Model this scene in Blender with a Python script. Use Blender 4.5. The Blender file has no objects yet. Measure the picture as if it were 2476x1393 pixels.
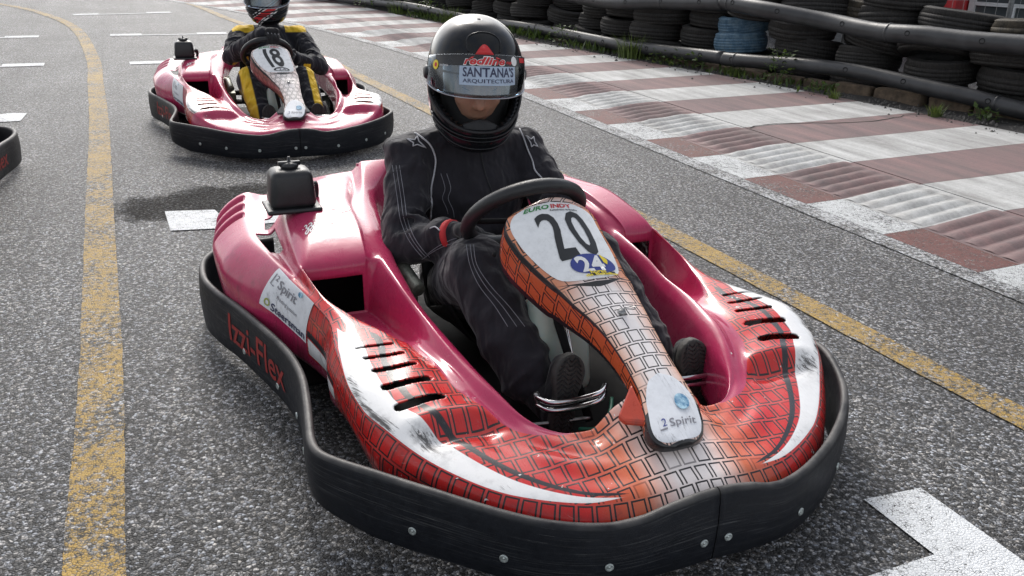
import bpy, bmesh, math, random
import numpy as np
from mathutils import Vector, Matrix
from mathutils.bvhtree import BVHTree

R = math.radians
random.seed(7)
rng = np.random.default_rng(7)
SC = bpy.context.scene
COL = SC.collection

# ------------------------------------------------------------------ camera
camd = bpy.data.cameras.new('camera')
camd.sensor_width = 36.0
camd.lens = 2130.0 / 2476.0 * 36.0
camd.clip_start = 0.05
camd.clip_end = 2000.0
cam = bpy.data.objects.new('camera', camd)
COL.objects.link(cam)
cam.matrix_world = (Matrix.Translation((0, 0, 1.25)) @ Matrix.Rotation(R(90 - 21.92), 4, 'X')
                    @ Matrix.Rotation(R(1.5), 4, 'Z'))
SC.camera = cam

# ------------------------------------------------------------------ sky and sun
SUN_EL, SUN_AZ = 40.0, -14.0          # azimuth from +Y towards +X
world = bpy.data.worlds.new('World')
SC.world = world
world.use_nodes = True
wn = world.node_tree
wn.nodes.clear()
w_out = wn.nodes.new('ShaderNodeOutputWorld')
w_bg = wn.nodes.new('ShaderNodeBackground')
w_bg.inputs['Strength'].default_value = 0.15
sky = wn.nodes.new('ShaderNodeTexSky')
sky.sky_type = 'NISHITA'
sky.sun_disc = False
sky.sun_elevation = R(SUN_EL)
sky.sun_rotation = R(SUN_AZ)
sky.air_density = 1.0
sky.dust_density = 3.0
# thin broken cloud, the same all round the sky; it takes its brightness from the sky behind it
tc = wn.nodes.new('ShaderNodeTexCoord')
cn = wn.nodes.new('ShaderNodeTexNoise')
cn.inputs['Scale'].default_value = 2.6
cn.inputs['Detail'].default_value = 7.0
cn.inputs['Roughness'].default_value = 0.6
wn.links.new(tc.outputs['Generated'], cn.inputs['Vector'])
cr = wn.nodes.new('ShaderNodeMapRange')
cr.inputs['From Min'].default_value = 0.36
cr.inputs['From Max'].default_value = 0.60
cr.inputs['To Min'].default_value = 0.25
cr.inputs['To Max'].default_value = 0.95
wn.links.new(cn.outputs['Fac'], cr.inputs['Value'])
bw = wn.nodes.new('ShaderNodeRGBToBW')
wn.links.new(sky.outputs['Color'], bw.inputs['Color'])
ml = wn.nodes.new('ShaderNodeMath')
ml.operation = 'MULTIPLY_ADD'
ml.inputs[1].default_value = 1.35
ml.inputs[2].default_value = 1.2
wn.links.new(bw.outputs['Val'], ml.inputs[0])
mx = wn.nodes.new('ShaderNodeMix')
mx.data_type = 'RGBA'
wn.links.new(cr.outputs['Result'], mx.inputs['Factor'])
wn.links.new(sky.outputs['Color'], mx.inputs['A'])
wn.links.new(ml.outputs['Value'], mx.inputs['B'])
wn.links.new(mx.outputs['Result'], w_bg.inputs['Color'])
wn.links.new(w_bg.outputs['Background'], w_out.inputs['Surface'])

sund = bpy.data.lights.new('sun', 'SUN')
sund.energy = 1.5
sund.angle = R(16)
sund.color = (1.0, 0.95, 0.88)
sun = bpy.data.objects.new('sun', sund)
COL.objects.link(sun)
sdir = Vector((math.sin(R(SUN_AZ)) * math.cos(R(SUN_EL)), math.cos(R(SUN_AZ)) * math.cos(R(SUN_EL)), math.sin(R(SUN_EL))))
sun.rotation_euler = sdir.to_track_quat('Z', 'Y').to_euler()
sun.location = sdir * 30

SC.view_settings.view_transform = 'Standard'
SC.view_settings.look = 'None'
SC.view_settings.gamma = 1.0
SC.view_settings.use_curve_mapping = False
SC.view_settings.exposure = 0.42
SC.render.engine = 'CYCLES'
SC.cycles.use_denoising = True
SC.cycles.max_bounces = 8
SC.cycles.transparent_max_bounces = 12


# ------------------------------------------------------------------ helpers: objects
def tag(o, label=None, cat=None, group=None, kind=None):
    if label: o['label'] = label
    if cat: o['category'] = cat
    if group: o['group'] = group
    if kind: o['kind'] = kind
    return o


def empty(name, loc=(0, 0, 0), rz=0.0, parent=None):
    o = bpy.data.objects.new(name, None)
    o.empty_display_size = 0.1
    COL.objects.link(o)
    o.location = loc
    o.rotation_euler = (0, 0, rz)
    o.parent = parent
    return o


def link_mesh(name, me, parent=None, mat=None):
    o = bpy.data.objects.new(name, me)
    COL.objects.link(o)
    o.parent = parent
    if mat is not None:
        if len(me.materials) == 0:
            me.materials.append(mat)
        elif me.materials[0] is not mat:
            o.material_slots[0].link = 'OBJECT'
            o.material_slots[0].material = mat
    return o


def mesh_from(name, V, F, smooth=True, attrs=None):
    me = bpy.data.meshes.new(name)
    me.from_pydata([tuple(map(float, v)) for v in V], [], [tuple(int(i) for i in f) for f in F])
    if smooth:
        me.polygons.foreach_set('use_smooth', [True] * len(me.polygons))
    if attrs:
        for k, a in attrs.items():
            at = me.attributes.new(k, 'FLOAT', 'POINT')
            at.data.foreach_set('value', np.asarray(a, dtype=np.float32))
    me.update()
    return me


def obj(name, V, F, mat, parent=None, smooth=True, attrs=None):
    return link_mesh(name, mesh_from(name, V, F, smooth, attrs), parent, mat)


class MB:
    """collects simple solids into one mesh"""
    def __init__(s):
        s.V, s.F = [], []

    def add(s, V, F):
        n = len(s.V)
        s.V += [tuple(v) for v in V]
        s.F += [tuple(i + n for i in f) for f in F]
        return s

    def box(s, c, d, rot=None, taper=1.0):
        hx, hy, hz = d[0] / 2, d[1] / 2, d[2] / 2
        V = []
        for z in (-1, 1):
            k = taper if z > 0 else 1.0
            for x, y in ((-1, -1), (1, -1), (1, 1), (-1, 1)):
                V.append(Vector((x * hx * k, y * hy * k, z * hz)))
        if rot is not None:
            V = [rot @ v for v in V]
        V = [v + Vector(c) for v in V]
        return s.add(V, [(3, 2, 1, 0), (4, 5, 6, 7), (0, 1, 5, 4), (1, 2, 6, 5), (2, 3, 7, 6), (3, 0, 4, 7)])

    def tube(s, pts, r, n=10, closed=False, caps=True):
        pts = [Vector(p) for p in pts]
        m = len(pts)
        rr = r if hasattr(r, '__len__') else [r] * m
        V, F = [], []
        up = None
        for i, p in enumerate(pts):
            if closed:
                t = pts[(i + 1) % m] - pts[(i - 1) % m]
            else:
                t = pts[min(i + 1, m - 1)] - pts[max(i - 1, 0)]
            t.normalize()
            if up is None:
                up = t.orthogonal().normalized()
            up = (up - t * up.dot(t))
            up = up.normalized() if up.length > 1e-6 else t.orthogonal().normalized()
            b = t.cross(up)
            for k in range(n):
                a = 2 * math.pi * k / n
                V.append(p + (up * math.cos(a) + b * math.sin(a)) * rr[i])
        for i in range(m if closed else m - 1):
            j = (i + 1) % m
            for k in range(n):
                l = (k + 1) % n
                F.append((i * n + k, i * n + l, j * n + l, j * n + k))
        if caps and not closed:
            F.append(tuple(range(n - 1, -1, -1)))
            F.append(tuple((m - 1) * n + k for k in range(n)))
        return s.add(V, F)

    def lathe(s, prof, n=24, axis=None, origin=(0, 0, 0), closed=False):
        """prof: (radius, height) list; axis: rotation matrix"""
        V, F = [], []
        m = len(prof)
        for i in range(n):
            a = 2 * math.pi * i / n
            for r, h in prof:
                V.append(Vector((r * math.cos(a), r * math.sin(a), h)))
        if axis is not None:
            V = [axis @ v for v in V]
        V = [v + Vector(origin) for v in V]
        for i in range(n):
            j = (i + 1) % n
            for k in range(m if closed else m - 1):
                l = (k + 1) % m
                F.append((i * m + k, j * m + k, j * m + l, i * m + l))
        return s.add(V, F)

    def build(s, name, mat, parent=None, smooth=False, bevel=0.0, seg=2):
        o = obj(name, s.V, s.F, mat, parent, smooth)
        if bevel:
            b = o.modifiers.new('bevel', 'BEVEL')
            b.width = bevel
            b.segments = seg
            b.limit_method = 'ANGLE'
            b.angle_limit = R(30)
            o.data.polygons.foreach_set('use_smooth', [True] * len(o.data.polygons))
        return o


def copy_tree(o, parent=None):
    c = o.copy()
    COL.objects.link(c)
    c.parent = parent
    for ch in list(o.children):
        copy_tree(ch, c)
    return c


def rot_to(d):
    return Vector(d).to_track_quat('Z', 'Y').to_matrix()


# ------------------------------------------------------------------ helpers: materials
class NT:
    def __init__(s, name):
        s.m = bpy.data.materials.new(name)
        s.m.use_nodes = True
        s.t = s.m.node_tree
        s.bsdf = s.t.nodes['Principled BSDF']
        s.out = s.t.nodes['Material Output']

    def n(s, typ, **kw):
        nd = s.t.nodes.new(typ)
        for k, v in kw.items():
            setattr(nd, k, v)
        return nd

    def put(s, sock, v):
        if isinstance(v, bpy.types.NodeSocket):
            s.t.links.new(v, sock)
        elif isinstance(v, (tuple, list)):
            if sock.type == 'RGBA' and len(v) == 3:
                v = (*v, 1.0)
            sock.default_value = v
        else:
            sock.default_value = v

    def math(s, op, a, b=0.0, c=0.0, clamp=False):
        nd = s.n('ShaderNodeMath', operation=op)
        nd.use_clamp = clamp
        s.put(nd.inputs[0], a)
        s.put(nd.inputs[1], b)
        s.put(nd.inputs[2], c)
        return nd.outputs[0]

    def mix(s, f, a, b, mode='MIX'):
        nd = s.n('ShaderNodeMix', data_type='RGBA', blend_type=mode)
        s.put(nd.inputs['Factor'], f)
        s.put(nd.inputs['A'], a)
        s.put(nd.inputs['B'], b)
        return nd.outputs['Result']

    def attr(s, name):
        return s.n('ShaderNodeAttribute', attribute_name=name).outputs['Fac']

    def coord(s, which='Object'):
        return s.n('ShaderNodeTexCoord').outputs[which]

    def pos(s):
        return s.n('ShaderNodeNewGeometry').outputs['Position']

    def vmul(s, v, k):
        nd = s.n('ShaderNodeVectorMath', operation='MULTIPLY')
        s.put(nd.inputs[0], v)
        s.put(nd.inputs[1], k)
        return nd.outputs[0]

    def noise(s, vec, scale, detail=4.0, rough=0.55, dist=0.0):
        nd = s.n('ShaderNodeTexNoise')
        s.put(nd.inputs['Vector'], vec)
        nd.inputs['Scale'].default_value = scale
        nd.inputs['Detail'].default_value = detail
        nd.inputs['Roughness'].default_value = rough
        nd.inputs['Distortion'].default_value = dist
        return nd.outputs['Fac']

    def voro(s, vec, scale, feature='F1', out='Distance', rnd=1.0):
        nd = s.n('ShaderNodeTexVoronoi', feature=feature)
        s.put(nd.inputs['Vector'], vec)
        nd.inputs['Scale'].default_value = scale
        nd.inputs['Randomness'].default_value = rnd
        return nd.outputs[out]

    def ramp(s, f, lo, hi, a=0.0, b=1.0):
        nd = s.n('ShaderNodeMapRange')
        s.put(nd.inputs['Value'], f)
        nd.inputs['From Min'].default_value = lo
        nd.inputs['From Max'].default_value = hi
        nd.inputs['To Min'].default_value = a
        nd.inputs['To Max'].default_value = b
        return nd.outputs['Result']

    def sep(s, v):
        nd = s.n('ShaderNodeSeparateXYZ')
        s.put(nd.inputs[0], v)
        return nd.outputs

    def comb(s, x, y, z=0.0):
        nd = s.n('ShaderNodeCombineXYZ')
        for i, v in enumerate((x, y, z)):
            s.put(nd.inputs[i], v)
        return nd.outputs[0]

    def bump(s, h, strength=0.3, dist=0.01, normal=None):
        nd = s.n('ShaderNodeBump')
        s.put(nd.inputs['Height'], h)
        nd.inputs['Strength'].default_value = strength
        nd.inputs['Distance'].default_value = dist
        if normal is not None:
            s.put(nd.inputs['Normal'], normal)
        return nd.outputs[0]

    def set(s, color=None, rough=None, metal=None, normal=None, **kw):
        b = s.bsdf.inputs
        if color is not None: s.put(b['Base Color'], color)
        if rough is not None: s.put(b['Roughness'], rough)
        if metal is not None: s.put(b['Metallic'], metal)
        if normal is not None: s.put(b['Normal'], normal)
        for k, v in kw.items():
            s.put(b[k.replace('_', ' ')], v)
        return s.m


def simple(name, col, rough=0.5, metal=0.0, var=0.25, scale=25.0, bump=0.0, bscale=120.0, **kw):
    t = NT(name)
    p = t.coord()
    f = t.noise(p, scale, 5.0, 0.6)
    c0 = tuple(c * (1 - var) for c in col)
    c1 = tuple(min(1, c * (1 + var)) for c in col)
    c = t.mix(t.ramp(f, 0.3, 0.7), c0, c1)
    r = t.ramp(f, 0.3, 0.7, max(0, rough - 0.08), min(1, rough + 0.08))
    nm = None
    if bump:
        nm = t.bump(t.noise(p, bscale, 4.0), bump, 0.004)
    return t.set(c, r, metal, nm, **kw)


# ------------------------------------------------------------------ ground materials
def asphalt_nodes(t, p):
    """colour, height of coarse open-graded asphalt; p is a world position in metres"""
    cell = t.voro(p, 125.0, out='Color')
    cx = t.sep(cell)
    edge = t.voro(p, 125.0, feature='DISTANCE_TO_EDGE')
    big = t.noise(p, 1.1, 5.0, 0.6)
    mid = t.noise(p, 9.0, 4.0, 0.6)
    fine = t.noise(p, 420.0, 3.0, 0.7)
    stone = t.math('POWER', cx[0], 1.9)
    lum = t.math('MULTIPLY_ADD', stone, 0.52, 0.022)
    pit = t.noise(p, 62.0, 4.0, 0.68)
    lum = t.math('MULTIPLY', lum, t.ramp(pit, 0.43, 0.51, 0.12, 1.0))
    lum = t.math('MULTIPLY', lum, t.ramp(fine, 0.3, 0.7, 0.5, 1.45))
    gap = t.ramp(edge, 0.0, 0.16, 0.25, 1.0)
    lum = t.math('MULTIPLY', lum, gap)
    lum = t.math('MULTIPLY', lum, t.ramp(big, 0.3, 0.7, 0.72, 1.25))
    lum = t.math('MULTIPLY', lum, t.ramp(mid, 0.3, 0.7, 0.82, 1.16))
    warm = t.mix(cx[1], (0.92, 0.98, 1.10), (1.06, 1.0, 0.93))
    col = t.mix(1.0, t.comb(lum, lum, lum), warm, 'MULTIPLY')
    h = t.math('ADD', t.math('MULTIPLY', t.ramp(edge, 0.0, 0.3), 0.7), t.math('MULTIPLY', cx[2], 0.5))
    h = t.math('ADD', h, t.math('MULTIPLY', fine, 0.35))
    return col, h, edge


def mat_asphalt():
    t = NT('asphalt')
    p = t.pos()
    col, h, edge = asphalt_nodes(t, p)
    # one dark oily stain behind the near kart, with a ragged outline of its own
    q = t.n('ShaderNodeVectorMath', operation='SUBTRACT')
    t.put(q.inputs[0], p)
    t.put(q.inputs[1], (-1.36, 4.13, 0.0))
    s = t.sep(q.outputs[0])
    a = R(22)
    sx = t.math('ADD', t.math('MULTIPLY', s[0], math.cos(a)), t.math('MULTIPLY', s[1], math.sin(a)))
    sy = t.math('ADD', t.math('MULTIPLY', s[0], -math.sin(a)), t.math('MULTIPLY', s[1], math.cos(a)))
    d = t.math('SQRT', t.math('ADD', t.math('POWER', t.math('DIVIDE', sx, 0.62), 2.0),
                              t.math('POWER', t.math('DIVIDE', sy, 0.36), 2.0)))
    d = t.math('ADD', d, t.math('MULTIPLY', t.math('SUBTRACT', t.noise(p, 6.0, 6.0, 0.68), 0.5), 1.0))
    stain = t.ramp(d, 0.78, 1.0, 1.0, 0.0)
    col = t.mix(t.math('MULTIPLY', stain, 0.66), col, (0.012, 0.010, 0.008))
    # rubbered-in streaks along the direction of travel
    sp = t.sep(p)
    a2 = R(23.9)
    al = t.math('ADD', t.math('MULTIPLY', sp[0], -math.sin(a2)), t.math('MULTIPLY', sp[1], math.cos(a2)))
    ac = t.math('ADD', t.math('MULTIPLY', sp[0], math.cos(a2)), t.math('MULTIPLY', sp[1], math.sin(a2)))
    rub = t.noise(t.comb(t.math('MULTIPLY', al, 0.12), t.math('MULTIPLY', ac, 1.5), 0.0), 2.0, 4.0, 0.6)
    col = t.mix(1.0, col, t.mix(t.ramp(rub, 0.38, 0.66), (1.18, 1.18, 1.18), (0.76, 0.76, 0.78)), 'MULTIPLY')
    nm = t.bump(h, 0.75, 0.006)
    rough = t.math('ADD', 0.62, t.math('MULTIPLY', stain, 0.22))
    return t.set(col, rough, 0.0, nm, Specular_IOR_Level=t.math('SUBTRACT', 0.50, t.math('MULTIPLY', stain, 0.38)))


def mat_paint(name, col, wear=0.5, grit=1.0, dirty=0.25):
    """road paint over the asphalt's stones: worn through on the high stones and in the gaps"""
    t = NT(name)
    p = t.pos()
    acol, h, edge = asphalt_nodes(t, p)
    w = t.noise(p, 60.0, 5.0, 0.75)
    w2 = t.noise(p, 4.0, 4.0, 0.6)
    k = t.math('ADD', t.math('MULTIPLY', w, 0.75), t.math('MULTIPLY', w2, 0.35))
    gaps = t.ramp(edge, 0.0, 0.09, 1.0, 0.0)
    k = t.math('ADD', k, t.math('MULTIPLY', gaps, 0.16 * grit))
    worn = t.ramp(k, 0.92 - wear * 0.6, 1.02 - wear * 0.6)
    dirt = t.noise(p, 14.0, 5.0, 0.7)
    c = t.mix(t.math('MULTIPLY', t.ramp(dirt, 0.35, 0.7), dirty), col, tuple(x * 0.45 for x in col))
    c = t.mix(worn, c, acol)
    nm = t.bump(h, 0.5 * grit, 0.005)
    return t.set(c, 0.68, 0.0, nm)


def mat_slab(name, col, stain=(0.10, 0.095, 0.10), amount=0.6):
    """painted concrete, rubbed and tyre-marked along the driving direction"""
    t = NT(name)
    p = t.pos()
    a = R(23.9)
    s = t.sep(p)
    along = t.math('ADD', t.math('MULTIPLY', s[0], -math.sin(a)), t.math('MULTIPLY', s[1], math.cos(a)))
    across = t.math('ADD', t.math('MULTIPLY', s[0], math.cos(a)), t.math('MULTIPLY', s[1], math.sin(a)))
    streak = t.noise(t.comb(t.math('MULTIPLY', along, 0.5), t.math('MULTIPLY', across, 5.0), 0.0), 1.6, 6.0, 0.62)
    fine = t.noise(p, 55.0, 5.0, 0.7)
    spot = t.noise(p, 190.0, 2.0, 0.6)
    k = t.math('ADD', t.math('MULTIPLY', streak, 0.7), t.math('MULTIPLY', fine, 0.35))
    c = t.mix(t.math('MULTIPLY', t.ramp(k, 0.40, 0.68), amount), col, stain)
    big = t.noise(p, 2.2, 5.0, 0.7)
    c = t.mix(t.math('MULTIPLY', t.ramp(big, 0.45, 0.75), 0.45), c, (0.14, 0.125, 0.115))
    c = t.mix(t.ramp(spot, 0.64, 0.72, 0.0, 0.6), c, (0.07, 0.07, 0.07))
    c = t.mix(t.ramp(t.noise(p, 26.0, 6.0, 0.75), 0.60, 0.68, 0.0, 0.5), c, tuple(x * .45 for x in col))
    nm = t.bump(t.math('ADD', fine, t.math('MULTIPLY', spot, 0.6)), 0.6, 0.006)
    return t.set(c, t.ramp(streak, 0.3, 0.7, 0.66, 0.85), 0.0, nm, Specular_IOR_Level=0.3)


M = {}
M['asphalt'] = mat_asphalt()
M['yellow'] = mat_paint('yellow_road_paint', (0.43, 0.27, 0.05), wear=0.67, dirty=0.5)
M['whitepaint'] = mat_paint('white_road_paint', (0.68, 0.70, 0.72), wear=0.50, dirty=0.25)
M['edgepaint'] = mat_paint('worn_white_edge_paint', (0.62, 0.64, 0.66), wear=0.74, dirty=0.4)
M['redpatch'] = mat_paint('red_patch_paint', (0.15, 0.042, 0.034), wear=0.56, dirty=0.6)
M['whitepatch'] = mat_paint('white_patch_paint', (0.58, 0.60, 0.61), wear=0.58, dirty=0.35)
M['slab_white'] = mat_slab('white_painted_concrete', (0.54, 0.545, 0.54), (0.19, 0.187, 0.182), 0.72)
M['slab_red'] = mat_slab('red_painted_concrete', (0.235, 0.145, 0.142), (0.115, 0.10, 0.104), 0.9)
M['dirt'] = simple('crumbled_tar_verge', (0.045, 0.042, 0.040), 0.9, 0, 0.6, 40, 0.8, 90)
M['stone'] = simple('brown_edging_stone', (0.115, 0.085, 0.06), 0.9, 0, 0.5, 18, 0.6, 70)
M['earth'] = simple('bare_earth', (0.10, 0.085, 0.065), 0.95, 0, 0.4, 3, 0.5, 30)


def quad_strip(Lp, Rp, z):
    V = [(x, y, z) for x, y in Lp] + [(x, y, z) for x, y in Rp]
    n = len(Lp)
    return V, [(i, n + i, n + i + 1, i + 1) for i in range(n - 1)]


def ring_sheet(x0, x1, y0, y1, z, nx=2, ny=2):
    V = [(x0 + (x1 - x0) * i / nx, y0 + (y1 - y0) * j / ny, z) for j in range(ny + 1) for i in range(nx + 1)]
    F = [(j * (nx + 1) + i, j * (nx + 1) + i + 1, (j + 1) * (nx + 1) + i + 1, (j + 1) * (nx + 1) + i)
         for j in range(ny) for i in range(nx)]
    return V, F


V, F = ring_sheet(-400, 400, -400, 600, 0.0, 4, 4)
track = tag(obj('asphalt_track', V, F, M['asphalt'], smooth=False), kind='structure')


def smooth_pts(P, n=8):
    P = np.asarray(P, float)
    out = []
    for i in range(len(P) - 1):
        p0 = P[max(i - 1, 0)]; p1 = P[i]; p2 = P[i + 1]; p3 = P[min(i + 2, len(P) - 1)]
        for k in range(n):
            u = k / n
            out.append(0.5 * ((2 * p1) + (-p0 + p2) * u + (2 * p0 - 5 * p1 + 4 * p2 - p3) * u * u
                              + (-p0 + 3 * p1 - 3 * p2 + p3) * u ** 3))
    out.append(P[-1])
    return np.array(out)


def offset_line(P, w):
    """left and right edges of a painted line of width w, edges slightly uneven"""
    P = np.asarray(P, float)
    T = np.gradient(P, axis=0)
    T /= np.linalg.norm(T, axis=1)[:, None]
    N = np.stack([-T[:, 1], T[:, 0]], 1)
    j = rng.normal(0, 0.0012, (len(P), 2))
    return P + N * (w / 2 + j[:, :1]), P - N * (w / 2 + j[:, 1:])


yl = smooth_pts([(-0.45, 0.6), (-0.845, 1.455), (-1.225, 2.345), (-1.965, 4.0), (-2.79, 5.85), (-3.55, 7.49), (-4.23, 8.94), (-5.58, 11.46),
                 (-6.85, 13.22), (-8.2, 14.6), (-10.5, 16.2), (-14, 17.6)], 30)
a, b = offset_line(yl, 0.122)
V, F = quad_strip(a, b, 0.004)
obj('yellow_line', V, F, M['yellow'], track, smooth=False)
yr = smooth_pts([(1.95, 1.2), (1.47, 2.20), (0.625, 4.00), (-0.70, 6.72), (-1.45, 8.2), (-2.55, 10.4), (-4.24, 13.32), (-6.11, 16.4),
                 (-9, 19.5)], 30)
a, b = offset_line(yr, 0.12)
V, F = quad_strip(a, b, 0.004)
obj('yellow_line', V, F, M['yellow'], track, smooth=False)


def grid_mark(segs):
    """a painted starting-grid bracket: list of quads"""
    V, F = [], []
    for q in segs:
        n = len(V)
        V += [(x, y, 0.0045) for x, y in q]
        F.append(tuple(range(n, n + len(q))))
    return obj('grid_mark', V, F, M['whitepaint'], track, smooth=False)


def bar(p, q, w):
    p, q = np.array(p, float), np.array(q, float)
    d = (q - p) / np.linalg.norm(q - p)
    n = np.array([-d[1], d[0]]) * w / 2
    return [tuple(p + n), tuple(p - n), tuple(q - n), tuple(q + n)]


def bracket(p, q, leg=0.35, w=0.075, lw=0.16, ends=(True, True)):
    p, q = np.array(p, float), np.array(q, float)
    d = (q - p) / np.linalg.norm(q - p)
    back = np.array([-d[1], d[0]])
    segs = [bar(p, q, w)]
    if ends[0]:
        c = p + d * 0.0 + back * (w / 2)
        segs.append([tuple(c), tuple(c + d * lw * 2.2), tuple(c + d * lw * 2.2 + back * leg * .35), tuple(c + back * leg * .35)])
    if ends[1]:
        c = q + back * (w / 2)
        segs.append([tuple(c - d * lw * 2.2), tuple(c), tuple(c + back * leg * .35), tuple(c - d * lw * 2.2 + back * leg * .35)])
    return segs


grid_mark(bracket((-6.43, 13.21), (-5.30, 14.0)))
grid_mark(bracket((-4.87, 10.82), (-3.64, 11.36)))
grid_mark(bracket((-3.71, 8.58), (-2.45, 9.15)))
grid_mark(bracket((-7.6, 9.6), (-5.56, 10.5), ends=(False, True)))
grid_mark(bracket((-6.1, 7.6), (-4.42, 8.36), ends=(False, True)))
grid_mark(bracket((-9.4, 11.8), (-7.3, 12.75), ends=(False, True)))
grid_mark([[(-3.545, 6.112), (-3.416, 6.129), (-3.323, 5.864), (-3.407, 5.825), (-3.50, 5.79), (-3.60, 6.0)],
           [(-3.50, 5.79), (-4.3, 5.45), (-4.34, 5.54), (-3.55, 5.89)]])
# bracket behind the near kart, and the one in the near right corner
grid_mark([[(-1.505, 3.665), (-1.325, 3.71), (-1.335, 3.865), (-1.415, 3.99), (-1.635, 3.945)],
           [(-1.325, 3.71), (0.2, 4.4), (0.15, 4.53), (-1.335, 3.865)]])
grid_mark([[(0.862, 1.79), (1.022, 1.845), (1.135, 1.575), (0.945, 1.59)],
           [(0.945, 1.59), (1.135, 1.575), (1.21, 1.40), (1.04, 1.30), (0.25, 1.08), (0.20, 1.26)]])

# ------------------------------------------------------------------ kerb
KD = np.array([-0.4054, 0.9141])
KN = np.array([0.9141, 0.4054])
K0 = np.array([2.0, 3.21])


def kbend(s):
    return 0.0 if s < 4.5 else 0.018 * (s - 4.5) ** 2


def KP(s, o):
    """point of the kerb: s along the track, o metres away from the asphalt"""
    # the far end of the kerb bends gently left with the track
    b = kbend(s)
    p = K0 + KD * s + KN * (o - b)
    return float(p[0]), float(p[1])


def far_off(s):
    xs = [-6, -1, 1.2, 2.2, 4.4, 5.8, 7.6, 11.1, 15, 20]
    ys = [3.2, 2.75, 2.6, 2.47, 2.13, 1.83, 1.5, 1.22, 1.3, 1.4]
    return float(np.interp(s, xs, ys)) + kbend(s) * 0.55


ST = 0.52
S0 = 1.25 - ST * 12
kerb = empty('kerb', (0, 0, 0))
tag(kerb, kind='structure')


def panel(name, s0, s1, o0, o1, z0, z1, mat, n=4, lift0=None):
    """one cast piece with its own edges: slopes from z0 at o0 to z1 at o1"""
    V, F = [], []
    g = 0.0015
    for i in range(n + 1):
        s = s0 + g + (s1 - s0 - 2 * g) * i / n
        oo1 = o1(s) if callable(o1) else o1
        x0, y0 = KP(s, o0)
        x1, y1 = KP(s, oo1)
        V += [(x0, y0, z0), (x1, y1, z1), (x0, y0, -0.05), (x1, y1, -0.05)]
    for i in range(n):
        a, b = i * 4, i * 4 + 4
        F += [(a, a + 1, b + 1, b), (a, b, b + 2, a + 2), (a + 1, a + 3, b + 3, b + 1)]
    F += [(0, 2, 3, 1), (n * 4, n * 4 + 1, n * 4 + 3, n * 4 + 2)]
    return obj(name, V, F, mat, kerb, smooth=False)


def rib_mesh(s0, s1, o0, o1, red):
    """one rounded corrugation running across the kerb"""
    n, m = 7, 9
    V, F = [], []
    for i in range(n + 1):
        u = i / n
        o = o0 + (o1 - o0) * u
        amp = 0.020 * min(1, u * 6 + 0.25) * min(1, (1 - u) * 4 + 0.1)
        base = 0.010 + 0.028 * u
        for k in range(m):
            f = k / (m - 1)
            s = s0 + (s1 - s0) * (0.05 + 0.9 * f) + 0.05 * u
            x, y = KP(s, o)
            V.append((x, y, base + amp * (math.sin(math.pi * f) ** 1.1) * (0.9 + 0.12 * math.sin(31 * u + 7 * s0))))
    for i in range(n):
        for k in range(m - 1):
            a = i * m + k
            F.append((a, a + m, a + m + 1, a + 1))
    return V, F


for k in range(-2, 40):
    s0 = S0 + ST * k
    s1 = s0 + ST
    if s1 < -2.0 or s0 > 15.5:
        continue
    red = (k % 2 == 0)
    sl = M['slab_red'] if red else M['slab_white']
    # asphalt-side painted patch
    panel('painted_patch', s0, s1, 0.0, 0.235, 0.005, 0.009, M['redpatch'] if red else M['whitepatch'])
    panel('rib_bed', s0, s1, 0.2355, 0.785, 0.0095, 0.040, sl)
    panel('kerb_slab', s0, s1, 0.791, far_off, 0.042, 0.062, sl)
    if s0 < 9.5:
        for r in range(5):
            a = s0 + ST * (r + 0.02) / 5
            V, F = rib_mesh(a, a + ST / 5, 0.245 + 0.02 * random.random(), 0.765, red)
            obj('rib', V, F, sl, kerb)
# worn white line along the asphalt edge
P = [KP(s, -0.055) for s in np.linspace(-3, 15.5, 60)]
a, b = offset_line(P, 0.13)
V, F = quad_strip(a, b, 0.0042)
obj('edge_line', V, F, M['edgepaint'], track, smooth=False)
# crack across the slabs
cm = simple('crack_tar', (0.02, 0.019, 0.018), 0.95)
for s_at, o_a, o_b in ((2.78, 0.8, 2.55),):
    P = []
    for i in range(26):
        u = i / 25
        P.append(KP(s_at + 0.05 * math.sin(u * 9) + random.uniform(-.018, .018) - 0.1 * u, o_a + (o_b - o_a) * u))
    P = np.array(P)
    Lp, Rp = offset_line(P, 0.012)
    zz = [0.0445 + 0.0185 * i / 25 for i in range(26)] * 2
    V = [(x, y, z + .002) for (x, y), z in zip(list(Lp) + list(Rp), zz)]
    obj('crack', V, [(i, 26 + i, 27 + i, i + 1) for i in range(25)], cm, kerb, smooth=False)

# verge of crumbled tar and the earth beyond the barrier
wall = smooth_pts([(6.6, 3.4), (4.6, 5.55), (3.77, 6.55), (3.2, 7.22), (2.74, 7.85), (2.31, 8.42), (1.85, 9.05), (1.13, 10.1),
                   (0.25, 11.55), (-0.93, 13.28), (-2.46, 15.39), (-4.2, 17.4), (-7, 20)], 10)
nv = 60
ss = np.linspace(-3, 15.4, nv)
Va, Vb = [], []
ws = np.linspace(0, len(wall) - 1, 400)
for s in ss:
    o = far_off(s) - 0.05
    x, y = KP(s, o)
    d = np.hypot(wall[:, 0] - x, wall[:, 1] - y)
    j = int(np.argmin(d))
    Va.append((x, y, 0.052))
    Vb.append((wall[j, 0] + 0.25, wall[j, 1] + 0.2, 0.055))
V, F = [], []
for i in range(nv):
    for k in range(7):
        u = k / 6
        p = np.array(Va[i]) * (1 - u) + np.array(Vb[i]) * u
        if k not in (0, 6):
            p[2] += random.uniform(-.012, .014)
        V.append(p)
F = [(i * 7 + k, (i + 1) * 7 + k, (i + 1) * 7 + k + 1, i * 7 + k + 1) for i in range(nv - 1) for k in range(6)]
F = [f[::-1] for f in F]
verge = tag(obj('verge', V, F, M['dirt']), kind='structure')


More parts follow.
